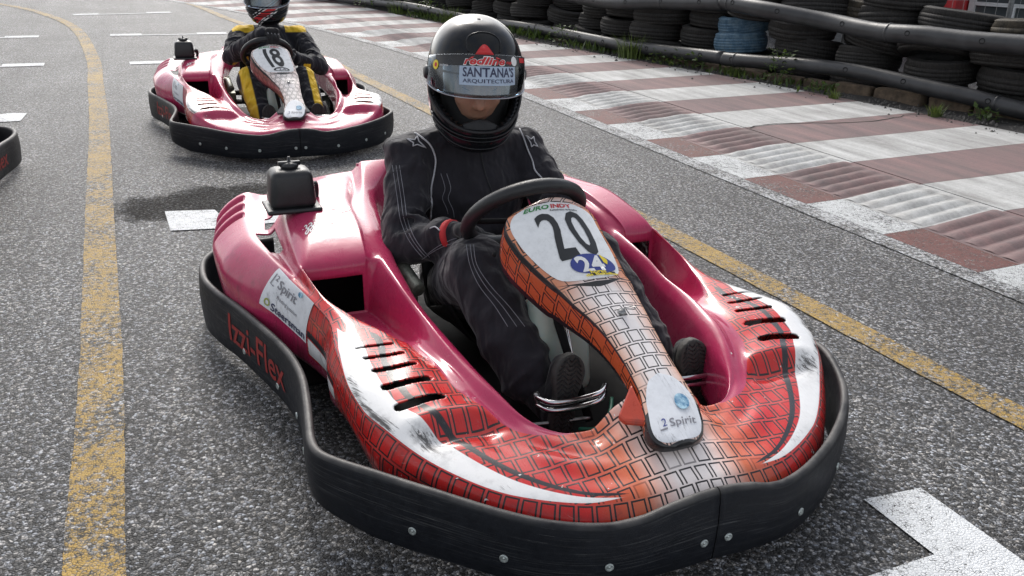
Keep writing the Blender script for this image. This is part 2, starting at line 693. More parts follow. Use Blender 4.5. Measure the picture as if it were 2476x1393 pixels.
# ------------------------------------------------------------------ kart: surfaces
def pchip(X, n):
    """monotone cubic interpolation of rows X (k,...) with n samples per gap"""
    X = np.asarray(X, float)
    k = len(X)
    ns = n if hasattr(n, '__len__') else [n] * (k - 1)
    d = np.diff(X, axis=0)
    m = np.zeros_like(X)
    a, b = d[:-1], d[1:]
    with np.errstate(divide='ignore', invalid='ignore'):
        h = np.where(a * b > 0, 2 * a * b / (a + b), 0.0)
    m[1:-1] = h
    m[0] = d[0]
    m[-1] = d[-1]
    out = []
    for i in range(k - 1):
        for j in range(ns[i]):
            u = j / ns[i]
            h00 = 2 * u ** 3 - 3 * u ** 2 + 1; h10 = u ** 3 - 2 * u ** 2 + u
            h01 = -2 * u ** 3 + 3 * u ** 2; h11 = u ** 3 - u ** 2
            out.append(h00 * X[i] + h10 * m[i] + h01 * X[i + 1] + h11 * m[i + 1])
    out.append(X[-1])
    return np.array(out)


# control net of the shell: stations from the rear (A) round to the nose centre (Q); columns from the
# outer lower edge over shoulder, crest, pod top or scoop floor, ridge and cockpit rim; (across, forward, up)
NET = [
 # A
 [(-.80,-1.64,.20),(-.80,-1.70,.345),(-.69,-1.763,.42),(-.63,-1.76,.41),(-.56,-1.755,.435),(-.48,-1.745,.455),(-.37,-1.745,.468),(-.335,-1.745,.475),(-.297,-1.735,.505),(-.20,-1.74,.505),(-.19,-1.70,.42)],
 # B
 [(-.815,-1.53,.18),(-.83,-1.54,.30),(-.717,-1.583,.385),(-.655,-1.57,.38),(-.60,-1.56,.44),(-.53,-1.56,.462),(-.40,-1.56,.47),(-.37,-1.56,.45),(-.34,-1.55,.46),(-.305,-1.55,.43),(-.295,-1.53,.33)],
 # C
 [(-.81,-1.42,.16),(-.825,-1.42,.28),(-.724,-1.45,.378),(-.67,-1.44,.372),(-.615,-1.42,.445),(-.55,-1.42,.465),(-.43,-1.42,.468),(-.41,-1.41,.445),(-.375,-1.40,.445),(-.328,-1.40,.412),(-.318,-1.39,.30)],
 # D
 [(-.77,-1.27,.15),(-.775,-1.27,.26),(-.698,-1.27,.367),(-.665,-1.265,.365),(-.63,-1.25,.425),(-.565,-1.25,.445),(-.44,-1.25,.447),(-.425,-1.24,.432),(-.395,-1.23,.425),(-.348,-1.25,.39),(-.338,-1.24,.27)],
 # E
 [(-.705,-1.12,.147),(-.705,-1.12,.25),(-.668,-1.105,.355),(-.65,-1.10,.36),(-.636,-1.085,.388),(-.618,-1.072,.38),(-.462,-1.072,.38),(-.45,-1.08,.388),(-.415,-1.09,.392),(-.366,-1.09,.367),(-.356,-1.08,.25)],
 # F
 [(-.695,-1.09,.146),(-.695,-1.09,.247),(-.662,-1.075,.352),(-.645,-1.07,.36),(-.632,-1.055,.384),(-.617,-1.064,.24),(-.46,-1.064,.235),(-.445,-1.06,.31),(-.413,-1.06,.388),(-.367,-1.06,.362),(-.357,-1.05,.245)],
 # G
 [(-.645,-.95,.145),(-.65,-.95,.24),(-.632,-.93,.342),(-.622,-.93,.352),(-.61,-.93,.36),(-.575,-.95,.25),(-.44,-.95,.235),(-.425,-.93,.29),(-.405,-.92,.368),(-.369,-.915,.337),(-.36,-.90,.22)],
 # H
 [(-.62,-.83,.147),(-.63,-.83,.23),(-.612,-.82,.332),(-.585,-.82,.338),(-.555,-.818,.336),(-.525,-.82,.27),(-.43,-.82,.25),(-.412,-.81,.285),(-.39,-.80,.342),(-.36,-.80,.316),(-.348,-.79,.19)],
 # I
 [(-.64,-.73,.16),(-.645,-.72,.23),(-.622,-.70,.312),(-.57,-.705,.32),(-.49,-.71,.314),(-.46,-.705,.30),(-.425,-.70,.288),(-.405,-.69,.295),(-.378,-.68,.325),(-.345,-.685,.293),(-.332,-.68,.16)],
 # J
 [(-.622,-.60,.155),(-.64,-.585,.22),(-.632,-.57,.288),(-.58,-.58,.303),(-.51,-.585,.30),(-.45,-.58,.295),(-.405,-.575,.286),(-.385,-.57,.288),(-.36,-.565,.305),(-.328,-.575,.275),(-.315,-.57,.14)],
 # K
 [(-.618,-.48,.15),(-.63,-.475,.205),(-.62,-.475,.266),(-.57,-.48,.283),(-.50,-.485,.284),(-.44,-.48,.28),(-.39,-.475,.273),(-.365,-.47,.27),(-.335,-.465,.28),(-.303,-.462,.252),(-.29,-.455,.12)],
 # L
 [(-.61,-.40,.14),(-.61,-.40,.185),(-.585,-.395,.245),(-.53,-.405,.264),(-.46,-.41,.268),(-.41,-.41,.266),(-.365,-.405,.258),(-.34,-.40,.25),(-.312,-.395,.252),(-.283,-.375,.24),(-.27,-.37,.11)],
 # M
 [(-.545,-.31,.138),(-.545,-.305,.172),(-.525,-.31,.214),(-.47,-.33,.222),(-.41,-.335,.224),(-.365,-.335,.224),(-.33,-.335,.225),(-.305,-.335,.226),(-.28,-.335,.229),(-.25,-.32,.23),(-.24,-.33,.11)],
 # N
 [(-.41,-.15,.13),(-.405,-.155,.155),(-.39,-.17,.185),(-.355,-.20,.198),(-.32,-.225,.205),(-.29,-.24,.21),(-.265,-.255,.213),(-.245,-.265,.216),(-.22,-.28,.22),(-.20,-.285,.224),(-.19,-.30,.11)],
 # O
 [(-.24,-.055,.12),(-.238,-.065,.148),(-.23,-.09,.172),(-.215,-.12,.186),(-.20,-.15,.196),(-.188,-.175,.203),(-.178,-.20,.209),(-.17,-.225,.214),(-.162,-.25,.219),(-.155,-.275,.225),(-.15,-.295,.13)],
 # P
 [(-.12,-.035,.13),(-.12,-.045,.157),(-.118,-.07,.18),(-.112,-.10,.195),(-.108,-.13,.206),(-.105,-.16,.216),(-.10,-.19,.227),(-.095,-.22,.24),(-.09,-.25,.255),(-.085,-.285,.272),(-.08,-.305,.17)],
 # Q
 [(0,-.03,.15),(0,-.04,.172),(0,-.065,.192),(0,-.095,.206),(0,-.13,.218),(0,-.16,.230),(0,-.19,.244),(0,-.22,.260),(0,-.255,.278),(0,-.295,.296),(0,-.315,.20)],
]
NET = np.array(NET)
# the far-side pod is narrower (no engine under it) and sits a little lower and further back
kk = [.60,.60,.60,.60,.60,.60,.62,.68,.86,1,1,1,1,1,1,1]
dz = [-.03,-.03,-.03,-.03,-.03,-.03,-.03,-.025,-.012,0,0,0,0,0,0,0]
ds = [0,0,0,-.03,-.07,-.07,-.04,-.02,0,0,0,0,0,0,0,0]
RIGHT = []
for i in range(16):
    row = NET[i].copy()
    rim = abs(row[9, 0])
    t = np.abs(row[:, 0])
    t = np.where(t > rim, rim + (t - rim) * kk[i], t)
    row[:, 0] = t
    row[:, 2] += dz[i]
    row[:, 1] += ds[i]
    RIGHT.append(row)
ROWS = np.concatenate([NET, np.array(RIGHT)[::-1]], 0)      # 33 rows
NVS = [10, 10, 28, 28, 24, 10, 10, 10, 10, 10]
NUS = [46 if 7 <= min(i, 31 - i) <= 10 else (44 if min(i, 31 - i) == 0 else 14) for i in range(32)]   # finer where the slots are cut
D1 = pchip(ROWS, NUS)                                       # along
D2 = pchip(D1.transpose(1, 0, 2), NVS).transpose(1, 0, 2)    # across
SH = D2.copy()                                              # (nu, nv, 3) in (across, forward, up)
nu, nv_ = SH.shape[:2]
UI = np.concatenate([i + np.arange(n) / n for i, n in enumerate(NUS)] + [[32.0]])   # station coordinate 0..32
VI = np.concatenate([i + np.arange(n) / n for i, n in enumerate(NVS)] + [[10.0]])   # column coordinate 0..10
SU = np.abs(UI - 16)                                        # 0 at the nose, 16 at the rear
SUg, VIg = np.meshgrid(SU, VI, indexing='ij')
# louvre slots pressed into the rear outer corners
lv = np.clip((VIg - 1.06) / .06, 0, 1) * np.clip((1.86 - VIg) / .06, 0, 1)
sq = np.zeros_like(SUg)
for a_ in (15.12, 15.42, 15.72):
    sq = np.maximum(sq, np.clip((SUg - a_) / .03, 0, 1) * np.clip((a_ + .21 - SUg) / .10, 0, 1))
SH[..., 0] += -np.sign(SH[..., 0]) * .026 * lv * sq
SH[..., 2] -= .014 * lv * sq
# ledge pressed across the front of each pod
vw = np.clip((VIg - 2.2) / .8, 0, 1) * np.clip((6.6 - VIg) / 1.2, 0, 1)
SH[..., 2] += vw * (-.011 * np.exp(-((SUg - 4.25) / .22) ** 2) + .005 * np.exp(-((SUg - 4.85) / .28) ** 2))
# soft dents and wobble of hand-worn plastic
wob = (np.sin(SUg * 2.3 + VIg * 1.7) + np.sin(SUg * 1.1 - VIg * 2.9 + 1.0)) * .0012
SH[..., 2] += wob * np.clip(VIg, 0, 1)


def to_local(P):
    P = np.asarray(P, float)
    return np.stack([P[..., 0], -P[..., 1], P[..., 2]], -1)


SHL = to_local(SH)


def surf(u, v):
    """point and outward normal of the shell at station u, column v"""
    u = min(max(u, 0), 31.999)
    v = min(max(v, 0), 9.999)
    i, j = int(np.searchsorted(UI, u, side='right') - 1), int(np.searchsorted(VI, v, side='right') - 1)
    a, b = (u - UI[i]) / (UI[i + 1] - UI[i]), (v - VI[j]) / (VI[j + 1] - VI[j])
    p00, p10, p01, p11 = SHL[i, j], SHL[i + 1, j], SHL[i, j + 1], SHL[i + 1, j + 1]
    p = p00 * (1 - a) * (1 - b) + p10 * a * (1 - b) + p01 * (1 - a) * b + p11 * a * b
    du = (p10 - p00) * (1 - b) + (p11 - p01) * b
    dv = (p01 - p00) * (1 - a) + (p11 - p10) * a
    n = np.cross(du, dv)
    l = np.linalg.norm(n)
    n = n / l if l > 1e-12 else np.array([0, 0, 1.0])
    return p, n


def interp(x, xs, ys):
    return np.interp(x, xs, ys)


# graphics fields
T, S, Z = SH[..., 0], SH[..., 1], SH[..., 2]
w_lo = interp(SUg, [0, 1.55, 2, 3, 5, 7, 8, 8.7], [2.3, 2.22, 2.12, 2.02, 2.03, 2.04, 2.05, 2.3])
w_hi = interp(SUg, [0, 1.55, 2, 3, 4, 5, 6, 7, 8, 8.7], [2.0, 2.22, 2.4, 2.75, 3.1, 3.25, 3.28, 3.25, 3.1, 2.3])
f_white = np.minimum(VIg - w_lo, w_hi - VIg)
b_c = interp(SUg, [1.3, 2, 3, 4, 5, 6, 7, 8.4], [2.33, 2.62, 3.12, 3.55, 3.70, 3.72, 3.68, 3.55])
b_w = interp(SUg, [0, 1.3, 1.7, 3, 5, 8.2, 8.4], [-.1, -.02, .09, .14, .125, .10, -.05])
f_black = b_w - np.abs(VIg - b_c)
v_max = interp(SUg, [0, 2.6, 3.0, 3.5, 4, 5, 6, 7, 8, 8.25, 9, 10.8, 11.6, 12], [10, 10, 8.6, 7.4, 6.7, 6.1, 5.8, 5.7, 5.4, 4.15, 4.05, 4.0, 3.9, 1.5])
f_red = v_max - VIg
lowside = (SUg > 7.6) & (VIg < 2.0)
f_red = np.where(lowside, np.minimum(VIg - .35, 10.1 - SUg) , f_red)
f_white = np.where(lowside, np.minimum(np.minimum(VIg - .42, .92 - VIg), 10.05 - SUg), f_white)
f_black = np.where(lowside, np.minimum(.09 - np.abs(VIg - 1.05), 10.05 - SUg), f_black)
AV = np.concatenate([np.zeros((nu, 1)), np.cumsum(np.linalg.norm(np.diff(SH, axis=1), axis=2), axis=1)], 1)
AV = AV - AV[:, 20:21]                                      # distance across the shell from the shoulder crease
wq = np.clip((SUg - 3.0) / 2.0, 0, 1)
out = np.clip(-AV, 0, None)                                 # distance down the outer face
au = np.concatenate([[0], np.cumsum(np.linalg.norm(np.diff(SH[:, 20], axis=0), axis=1))])
au = au - np.interp(16, UI, au)
bq = S
bp = T
bq2 = .051 * 40 + AV                                        # below the crease the rows follow its edge
bp2 = au[:, None] + 0 * S
Ulr = UI[:, None] - 16 + 0 * VIg
f_scuff = np.zeros_like(SUg)
for u_, v_, ru, rv, am in [(-4.3, 2.7, .55, .55, 1.0), (-5.6, 2.25, 1.0, .30, .9), (-6.8, 2.3, .9, .35, .7), (-3.3, 2.35, .7, .25, .45), (4.4, 2.6, .5, .7, .8), (6.6, 2.2, 1.1, .35, .9),
                           (-4.6, 1.2, 1.4, .9, .55), (5.2, 2.1, .6, .3, .8), (-11.6, 1.9, .6, .3, .5), (2.6, 2.4, .8, .3, .5)]:
    f_scuff = np.maximum(f_scuff, am * np.exp(-((Ulr - u_) / ru) ** 2 - ((VIg - v_) / rv) ** 2))
ATTR = dict(scuff=f_scuff, su=SUg, vv=VIg, f_white=f_white, f_black=f_black, f_red=f_red, bp=bp, bq=bq, bp2=bp2, bq2=bq2, bt=np.abs(T))
ATTR = {k_: v_.reshape(-1) for k_, v_ in ATTR.items()}

SLOTS = [((.545, -.443), (.446, -.453), .0125), ((.556, -.513), (.454, -.526), .0115), ((.563, -.578), (.466, -.592), .0085),
         ((.572, -.632), (.478, -.645), .0065), ((.580, -.678), (.490, -.690), .0050)]


def seg_sd(px, py, a, b, r):
    ax, ay = a
    bx, by = b
    dx, dy = bx - ax, by - ay
    h = np.clip(((px - ax) * dx + (py - ay) * dy) / (dx * dx + dy * dy), 0, 1)
    ex, ey = px - ax - h * dx, py - ay - h * dy
    d = np.hypot(ex, ey)
    return d - r, ex / np.maximum(d, 1e-9), ey / np.maximum(d, 1e-9)


def shell_mesh():
    P = SH.copy()
    dead = np.zeros((nu - 1, nv_ - 1), bool)
    top = (VIg > 2.2) & (VIg < 6.5) & (SUg > 5) & (SUg < 9)
    for sgn in (-1, 1):
        for a, b, r in SLOTS:
            sd2, _, _ = seg_sd(P[..., 0] * sgn, P[..., 1], a, b, r)
            sd2 = np.where(top & (np.sign(P[..., 0]) == sgn), sd2, 9.0)
            c = (sd2[:-1, :-1] + sd2[1:, :-1] + sd2[:-1, 1:] + sd2[1:, 1:]) / 4
            dead |= c < -1e-4
    # openings given in grid coordinates: window in the front face of each pod, and the engine-side air holes
    uc = (UI[:-1] + UI[1:]) / 2
    vc = (VI[:-1] + VI[1:]) / 2
    Ug, Vg = np.meshgrid(uc, vc, indexing='ij')
    su = np.abs(Ug - 16)
    dead |= (su > 11.13) & (su < 11.82) & (Vg > 5.12) & (Vg < 5.9)
    left = Ug < 16
    dead |= left & (su > 13.05) & (su < 14.0) & (Vg > 2.28) & (Vg < 3.35)
    dead |= left & (su > 14.25) & (su < 15.0) & (Vg > 2.9) & (Vg < 3.95)
    L = to_local(P).reshape(-1, 3)
    idx = np.arange(nu * nv_).reshape(nu, nv_)
    ii, jj = np.where(~dead)
    F = np.stack([idx[ii, jj], idx[ii + 1, jj], idx[ii + 1, jj + 1], idx[ii, jj + 1]], 1)
    return mesh_from('body_shell', L, F, True, ATTR)


# ------------------------------------------------------------------ kart: materials
def brick_lines(t, p, q, w, h, gap, lw):
    row = t.math('FLOOR', t.math('DIVIDE', q, h))
    off = t.math('MULTIPLY', t.math('MODULO', t.math('ABSOLUTE', row), 2.0), 0.5)
    pp = t.math('ADD', t.math('DIVIDE', p, w), off)
    fx = t.math('FRACT', pp)
    fy = t.math('FRACT', t.math('DIVIDE', q, h))
    dx = t.math('MULTIPLY', t.math('SUBTRACT', 0.5, t.math('ABSOLUTE', t.math('SUBTRACT', fx, 0.5))), w)
    dy = t.math('MULTIPLY', t.math('SUBTRACT', 0.5, t.math('ABSOLUTE', t.math('SUBTRACT', fy, 0.5))), h)
    d = t.math('MINIMUM', dx, dy)
    line = t.math('MULTIPLY', t.math('GREATER_THAN', d, gap), t.math('LESS_THAN', d, gap + lw))
    inside = t.math('GREATER_THAN', d, gap)
    cell = t.comb(t.math('FLOOR', pp), row, 0.0)
    wn_ = t.n('ShaderNodeTexWhiteNoise')
    t.put(wn_.inputs['Vector'], cell)
    return line, inside, wn_.outputs['Value']


def step(t, f, soft=0.015):
    return t.ramp(f, -soft, soft)


def pick(t, vv, a, b):
    k_ = t.math('GREATER_THAN', vv, 2.0)
    return t.math('ADD', t.math('MULTIPLY', b, k_), t.math('MULTIPLY', a, t.math('SUBTRACT', 1.0, k_)))


PINK = (0.43, 0.026, 0.096)


def mat_shell(name, full=True):
    t = NT(name)
    po = t.coord()
    su, vv = t.attr('su'), t.attr('vv')
    bt = t.attr('bt')
    # base plastic, bleached a little unevenly
    base = t.mix(t.noise(po, 6.0, 4.0), tuple(c * .86 for c in PINK), tuple(min(1, c * 1.12) for c in PINK))
    line, inside, rnd = brick_lines(t, pick(t, vv, t.attr('bp2'), t.attr('bp')), pick(t, vv, t.attr('bq2'), t.attr('bq')), 0.037, 0.051, 0.0028, 0.0038)
    g1 = t.ramp(bt, 0.045, 0.13)
    g2 = t.ramp(bt, 0.10, 0.25)
    grad = t.mix(g1, (0.88, 0.80, 0.77), (0.66, 0.19, 0.08))
    grad = t.mix(g2, grad, (0.56, 0.012, 0.011))
    lite = t.mix(0.22, grad, (0.85, 0.75, 0.70))
    red = t.mix(t.math('MULTIPLY', inside, 1.0), t.mix(0.05, grad, (0.8, 0.6, 0.5)), grad)
    fade = t.math('MULTIPLY', t.ramp(rnd, 0.02, 0.16, 0.4, 1.0), t.ramp(su, 9.5, 11.4, 1.0, 0.25))
    red = t.mix(t.math('MULTIPLY', line, fade), red, (0.016, 0.013, 0.014))
    zone = step(t, t.attr('f_red'), 0.03)
    if not full:
        zone = t.math('MULTIPLY', zone, t.math('MULTIPLY', t.ramp(su, 5.15, 5.2), t.ramp(su, 8.6, 10.5, 1.0, 0.0)))
    fadepink = t.ramp(su, 10.2, 11.7, 1.0, 0.15)
    col = t.mix(t.math('MULTIPLY', zone, fadepink), base, red)
    wmask = step(t, t.attr('f_white'))
    bmask = step(t, t.attr('f_black'))
    if not full:
        g = t.math('MULTIPLY', t.ramp(su, 5.15, 5.2), t.ramp(su, 8.3, 8.5, 1.0, 0.0))
        wmask = t.math('MULTIPLY', wmask, g)
        bmask = t.math('MULTIPLY', bmask, t.math('MULTIPLY', g, 0.5))
    col = t.mix(bmask, col, (0.018, 0.017, 0.022))
    # scuffed white vinyl
    s = t.sep(po)
    scr = t.noise(t.comb(t.math('MULTIPLY', t.math('ADD', s[0], t.math('MULTIPLY', s[1], 0.5)), 90.0), t.math('MULTIPLY', s[1], 8.0), t.math('MULTIPLY', s[2], 40.0)), 1.0, 6.0, 0.75, 0.3)
    patch = t.noise(po, 7.0, 3.0, 0.6)
    scf = t.attr('scuff')
    sm = t.ramp(t.math('ADD', t.math('ADD', t.math('MULTIPLY', scr, 0.75), t.math('MULTIPLY', patch, 0.25)), t.math('MULTIPLY', scf, 0.26)), 0.66, 0.73)
    wcol = t.mix(t.math('MULTIPLY', sm, 0.9), (0.80, 0.80, 0.80), (0.035, 0.033, 0.033))
    col = t.mix(wmask, col, wcol)
    # dirt rubbed into the lower edges and chips down to the plastic
    sc2 = t.noise(t.comb(t.math('MULTIPLY', s[0], 25.0), t.math('MULTIPLY', s[1], 25.0), t.math('MULTIPLY', s[2], 8.0)), 1.0, 6.0, 0.75)
    low = t.ramp(vv, 2.3, 0.6)
    dirt = t.math('MULTIPLY', t.ramp(t.math('ADD', sc2, t.math('MULTIPLY', scf, 0.10)), 0.52, 0.68), t.math('ADD', t.math('MULTIPLY_ADD', low, 0.65, 0.06), t.math('MULTIPLY', scf, 0.6)), clamp=True)
    col = t.mix(t.math('MULTIPLY', dirt, 0.8), col, (0.03, 0.025, 0.025))
    chip = t.math('MULTIPLY', t.math('GREATER_THAN', t.noise(po, 55.0, 3.0, 0.5), 0.735), t.ramp(su, 9.0, 8.0))
    col = t.mix(chip, col, (0.75, 0.70, 0.68))
    hair = t.noise(t.comb(t.math('MULTIPLY', s[0], 300.0), t.math('MULTIPLY', s[1], 12.0), 0.0), 1.0, 3.0, 0.7)
    hair2 = t.noise(t.comb(t.math('MULTIPLY', t.math('ADD', s[0], s[1]), 260.0), t.math('MULTIPLY', t.math('SUBTRACT', s[0], s[1]), 14.0), t.math('MULTIPLY', s[2], 30.0)), 1.0, 3.0, 0.7)
    dust = t.math('MULTIPLY', t.ramp(t.noise(po, 5.0, 6.0, 0.7), 0.42, 0.70), 0.08)
    col = t.mix(t.math('ADD', dust, t.math('MULTIPLY', t.ramp(hair2, 0.66, 0.72), 0.30)), col, (0.40, 0.36, 0.35))
    rough = t.math('ADD', t.ramp(t.noise(po, 18.0, 5.0), 0.3, 0.7, 0.20, 0.34), t.math('MULTIPLY', t.ramp(hair, 0.55, 0.75), 0.12))
    rough = t.math('ADD', rough, t.math('MULTIPLY', t.math('MAXIMUM', dirt, t.math('MULTIPLY', sm, wmask)), 0.35))
    nm = t.bump(t.noise(po, 14.0, 3.0), 0.06, 0.02)
    return t.set(col, rough, 0.0, nm, Coat_Weight=0.42, Coat_Roughness=0.07, Specular_IOR_Level=0.28)


def mat_bumper():
    t = NT('bumper_black_plastic')
    po = t.coord()
    s = t.sep(po)
    hh, pl = t.attr('hh'), t.attr('pl')
    scr = t.noise(t.comb(t.math('MULTIPLY', pl, 4.0), t.math('MULTIPLY', hh, 46.0), 0.0), 1.0, 7.0, 0.75, 0.3)
    fine = t.noise(po, 45.0, 5.0, 0.7)
    c = t.mix(t.ramp(fine, 0.3, 0.7), (0.006, 0.007, 0.010), (0.013, 0.015, 0.020))
    worn = t.ramp(t.noise(t.comb(t.math('MULTIPLY', pl, 3.0), t.math('MULTIPLY', hh, 3.0), 3.0), 1.0, 5.0, 0.7), 0.42, 0.66)
    c = t.mix(t.math('MULTIPLY', t.math('MULTIPLY', t.ramp(scr, 0.52, 0.70), worn), 0.75), c, (0.17, 0.17, 0.17))
    gouge = t.noise(t.comb(t.math('MULTIPLY', pl, 9.0), t.math('MULTIPLY', hh, 130.0), 7.0), 1.0, 3.0, 0.6)
    c = t.mix(t.math('MULTIPLY', t.ramp(gouge, 0.70, 0.74), 0.7), c, (0.24, 0.24, 0.24))
    edge = t.math('MULTIPLY', t.ramp(hh, 0.93, 1.0), t.ramp(t.noise(po, 9.0, 5.0), 0.30, 0.55))
    c = t.mix(t.math('MULTIPLY', edge, 0.5), c, (0.20, 0.19, 0.18))
    nm = t.bump(t.math('ADD', t.math('MULTIPLY', scr, 0.6), fine), 0.22, 0.004)
    return t.set(c, t.ramp(fine, 0.3, 0.7, 0.40, 0.56), 0.0, nm, Specular_IOR_Level=0.20)


def mat_flat(name, col, rough=0.4, wear=0.0, wearcol=(0.05, 0.05, 0.05), **kw):
    t = NT(name)
    po = t.coord()
    n1 = t.noise(po, 40.0, 5.0, 0.7)
    c = t.mix(t.ramp(n1, 0.3, 0.7), tuple(x * .9 for x in col), tuple(min(1, x * 1.06) for x in col))
    if wear:
        s = t.sep(po)
        scr = t.noise(t.comb(t.math('MULTIPLY', s[0], 70.0), t.math('MULTIPLY', s[1], 14.0), t.math('MULTIPLY', s[2], 14.0)), 1.0, 6.0, 0.8, 0.5)
        pa = t.noise(po, 11.0, 3.0)
        c = t.mix(t.math('MULTIPLY', t.math('MULTIPLY', t.ramp(scr, 0.52, 0.64), t.ramp(pa, 0.5 - wear * .25, 0.68)), 0.8), c, wearcol)
    return t.set(c, t.ramp(n1, 0.3, 0.7, rough - .05, rough + .07), 0.0, None, **kw)


M['shell20'] = mat_shell('shell_graphics_full', True)
M['shell18'] = mat_shell('shell_graphics_plain_nose', False)
M['bumper'] = mat_bumper()
M['sticker'] = mat_flat('white_vinyl_sticker', (0.74, 0.76, 0.80), 0.35, wear=0.55, wearcol=(0.18, 0.18, 0.18))
M['plate'] = mat_flat('white_number_vinyl', (0.84, 0.85, 0.86), 0.28, wear=0.0, wearcol=(0.4, 0.4, 0.4), Coat_Weight=0.4)
M['black_ink'] = mat_flat('black_vinyl', (0.022, 0.024, 0.028), 0.35)
M['grey_ink'] = mat_flat('grey_print', (0.22, 0.22, 0.25), 0.4)
M['navy_ink'] = mat_flat('navy_print', (0.03, 0.035, 0.09), 0.4)
M['blue_ink'] = mat_flat('blue_print', (0.04, 0.06, 0.27), 0.4)
M['yellow_ink'] = mat_flat('yellow_print', (0.85, 0.66, 0.04), 0.4)
M['green_ink'] = mat_flat('green_print', (0.02, 0.24, 0.05), 0.4)
M['red_ink'] = mat_flat('red_print', (0.60, 0.025, 0.03), 0.35)
M['dull_red'] = mat_flat('dull_red_paint', (0.27, 0.014, 0.012), 0.6, wear=0.9, wearcol=(0.02, 0.02, 0.02))
M['white_ink'] = mat_flat('white_print', (0.82, 0.82, 0.82), 0.35)
M['olive_ink'] = mat_flat('olive_print', (0.30, 0.34, 0.07), 0.4)
M['blackplastic'] = simple('black_moulded_plastic', (0.018, 0.019, 0.021), 0.38, 0, 0.3, 30, 0.25, 260)
M['rubber'] = simple('black_rubber', (0.016, 0.016, 0.018), 0.62, 0, 0.4, 40, 0.3, 150)
M['grip'] = simple('steering_wheel_rubber', (0.014, 0.015, 0.017), 0.42, 0, 0.3, 40, 0.2, 240)
M['chrome'] = simple('worn_chrome', (0.62, 0.62, 0.63), 0.14, 1.0, 0.15, 60)
M['steel'] = simple('dull_steel', (0.33, 0.33, 0.33), 0.36, 1.0, 0.3, 60)
M['blacksteel'] = simple('black_painted_steel', (0.009, 0.009, 0.010), 0.75, 0.0, 0.3, 40, Specular_IOR_Level=0.15)
M['seatmat'] = simple('black_seat_plastic', (0.009, 0.009, 0.010), 0.65, 0.0, 0.3, 40, Specular_IOR_Level=0.2)
M['tank'] = simple('translucent_white_tank', (0.36, 0.42, 0.38), 0.4, 0, 0.12, 8, Subsurface_Weight=0.3)
M['alloy'] = simple('oily_grey_alloy', (0.24, 0.25, 0.21), 0.5, 0.6, 0.5, 30, 0.3)
M['hose'] = simple('green_brake_hose', (0.01, 0.12, 0.07), 0.4)
M['screw'] = simple('zinc_screw', (0.42, 0.46, 0.45), 0.38, 0.7, 0.3, 200)


def mat_globe():
    t = NT('blue_globe_print')
    n = t.noise(t.coord(), 60.0, 5.0, 0.6)
    c = t.mix(t.ramp(n, 0.38, 0.62), (0.03, 0.16, 0.33), (0.45, 0.68, 0.80))
    return t.set(c, 0.2, 0.0, None, Coat_Weight=0.6)


M['globe'] = mat_globe()
M['ear_red'] = mat_flat('brick_red_vinyl', (0.50, 0.06, 0.03), 0.3, wear=0.4)


# ------------------------------------------------------------------ decals
def text_mesh(txt, size=1.0, offset=0.0, shear=0.0, xs=1.0, font_space=1.0):
    """flat outline text as (verts 2d, faces), starting at x=0, baseline y=0"""
    cu = bpy.data.curves.new('text', 'FONT')
    cu.body = txt
    cu.size = size
    cu.offset = offset
    cu.shear = shear
    cu.space_character = font_space
    cu.resolution_u = 3
    o = bpy.data.objects.new('text', cu)
    COL.objects.link(o)
    bpy.context.view_layer.update()
    dg = bpy.context.evaluated_depsgraph_get()
    me = bpy.data.meshes.new_from_object(o.evaluated_get(dg))
    V = np.array([v.co[:2] for v in me.vertices]) if len(me.vertices) else np.zeros((0, 2))
    F = [tuple(p.vertices) for p in me.polygons]
    bpy.data.objects.remove(o)
    bpy.data.curves.remove(cu)
    bpy.data.meshes.remove(me)
    V[:, 0] *= xs
    return V, F


def fit_text(txt, x0, x1, y0, y1, **kw):
    """text stretched into the box (x0,y0)-(x1,y1)"""
    V, F = text_mesh(txt, **kw)
    lo, hi = V.min(0), V.max(0)
    V = (V - lo) / (hi - lo)
    V[:, 0] = x0 + V[:, 0] * (x1 - x0)
    V[:, 1] = y0 + V[:, 1] * (y1 - y0)
    return V, F


def ellipse2(cx, cy, rx, ry, n=32, ring=None):
    a = np.linspace(0, 2 * np.pi, n, endpoint=False)
    V = np.stack([cx + rx * np.cos(a), cy + ry * np.sin(a)], 1)
    if ring is None:
        c = np.array([[cx, cy]])
        return np.concatenate([V, c]), [(i, (i + 1) % n, n) for i in range(n)]
    V2 = np.stack([cx + rx * ring * np.cos(a), cy + ry * ring * np.sin(a)], 1)
    return np.concatenate([V, V2]), [(i, (i + 1) % n, n + (i + 1) % n, n + i) for i in range(n)]


def grid2(x0, x1, y0, y1, nx, ny):
    V = np.array([(x0 + (x1 - x0) * i / nx, y0 + (y1 - y0) * j / ny) for j in range(ny + 1) for i in range(nx + 1)])
    F = [(j * (nx + 1) + i, j * (nx + 1) + i + 1, (j + 1) * (nx + 1) + i + 1, (j + 1) * (nx + 1) + i) for j in range(ny) for i in range(nx)]
    return V, F


def split_long(V, F, maxlen):
    """triangulate and cut edges so a flat shape can bend over a surface"""
    bm = bmesh.new()
    vs = [bm.verts.new((v[0], v[1], 0)) for v in V]
    for f in F:
        try:
            bm.faces.new([vs[i] for i in f])
        except ValueError:
            pass
    for _ in range(4):
        es = [e for e in bm.edges if e.calc_length() > maxlen]
        if not es:
            break
        bmesh.ops.subdivide_edges(bm, edges=es, cuts=1, use_grid_fill=False)
        bmesh.ops.triangulate(bm, faces=[f for f in bm.faces if len(f.verts) > 4])
    bm.verts.index_update()
    V = np.array([v.co[:2] for v in bm.verts])
    F = [tuple(v.index for v in f.verts) for f in bm.faces]
    bm.free()
    return V, F


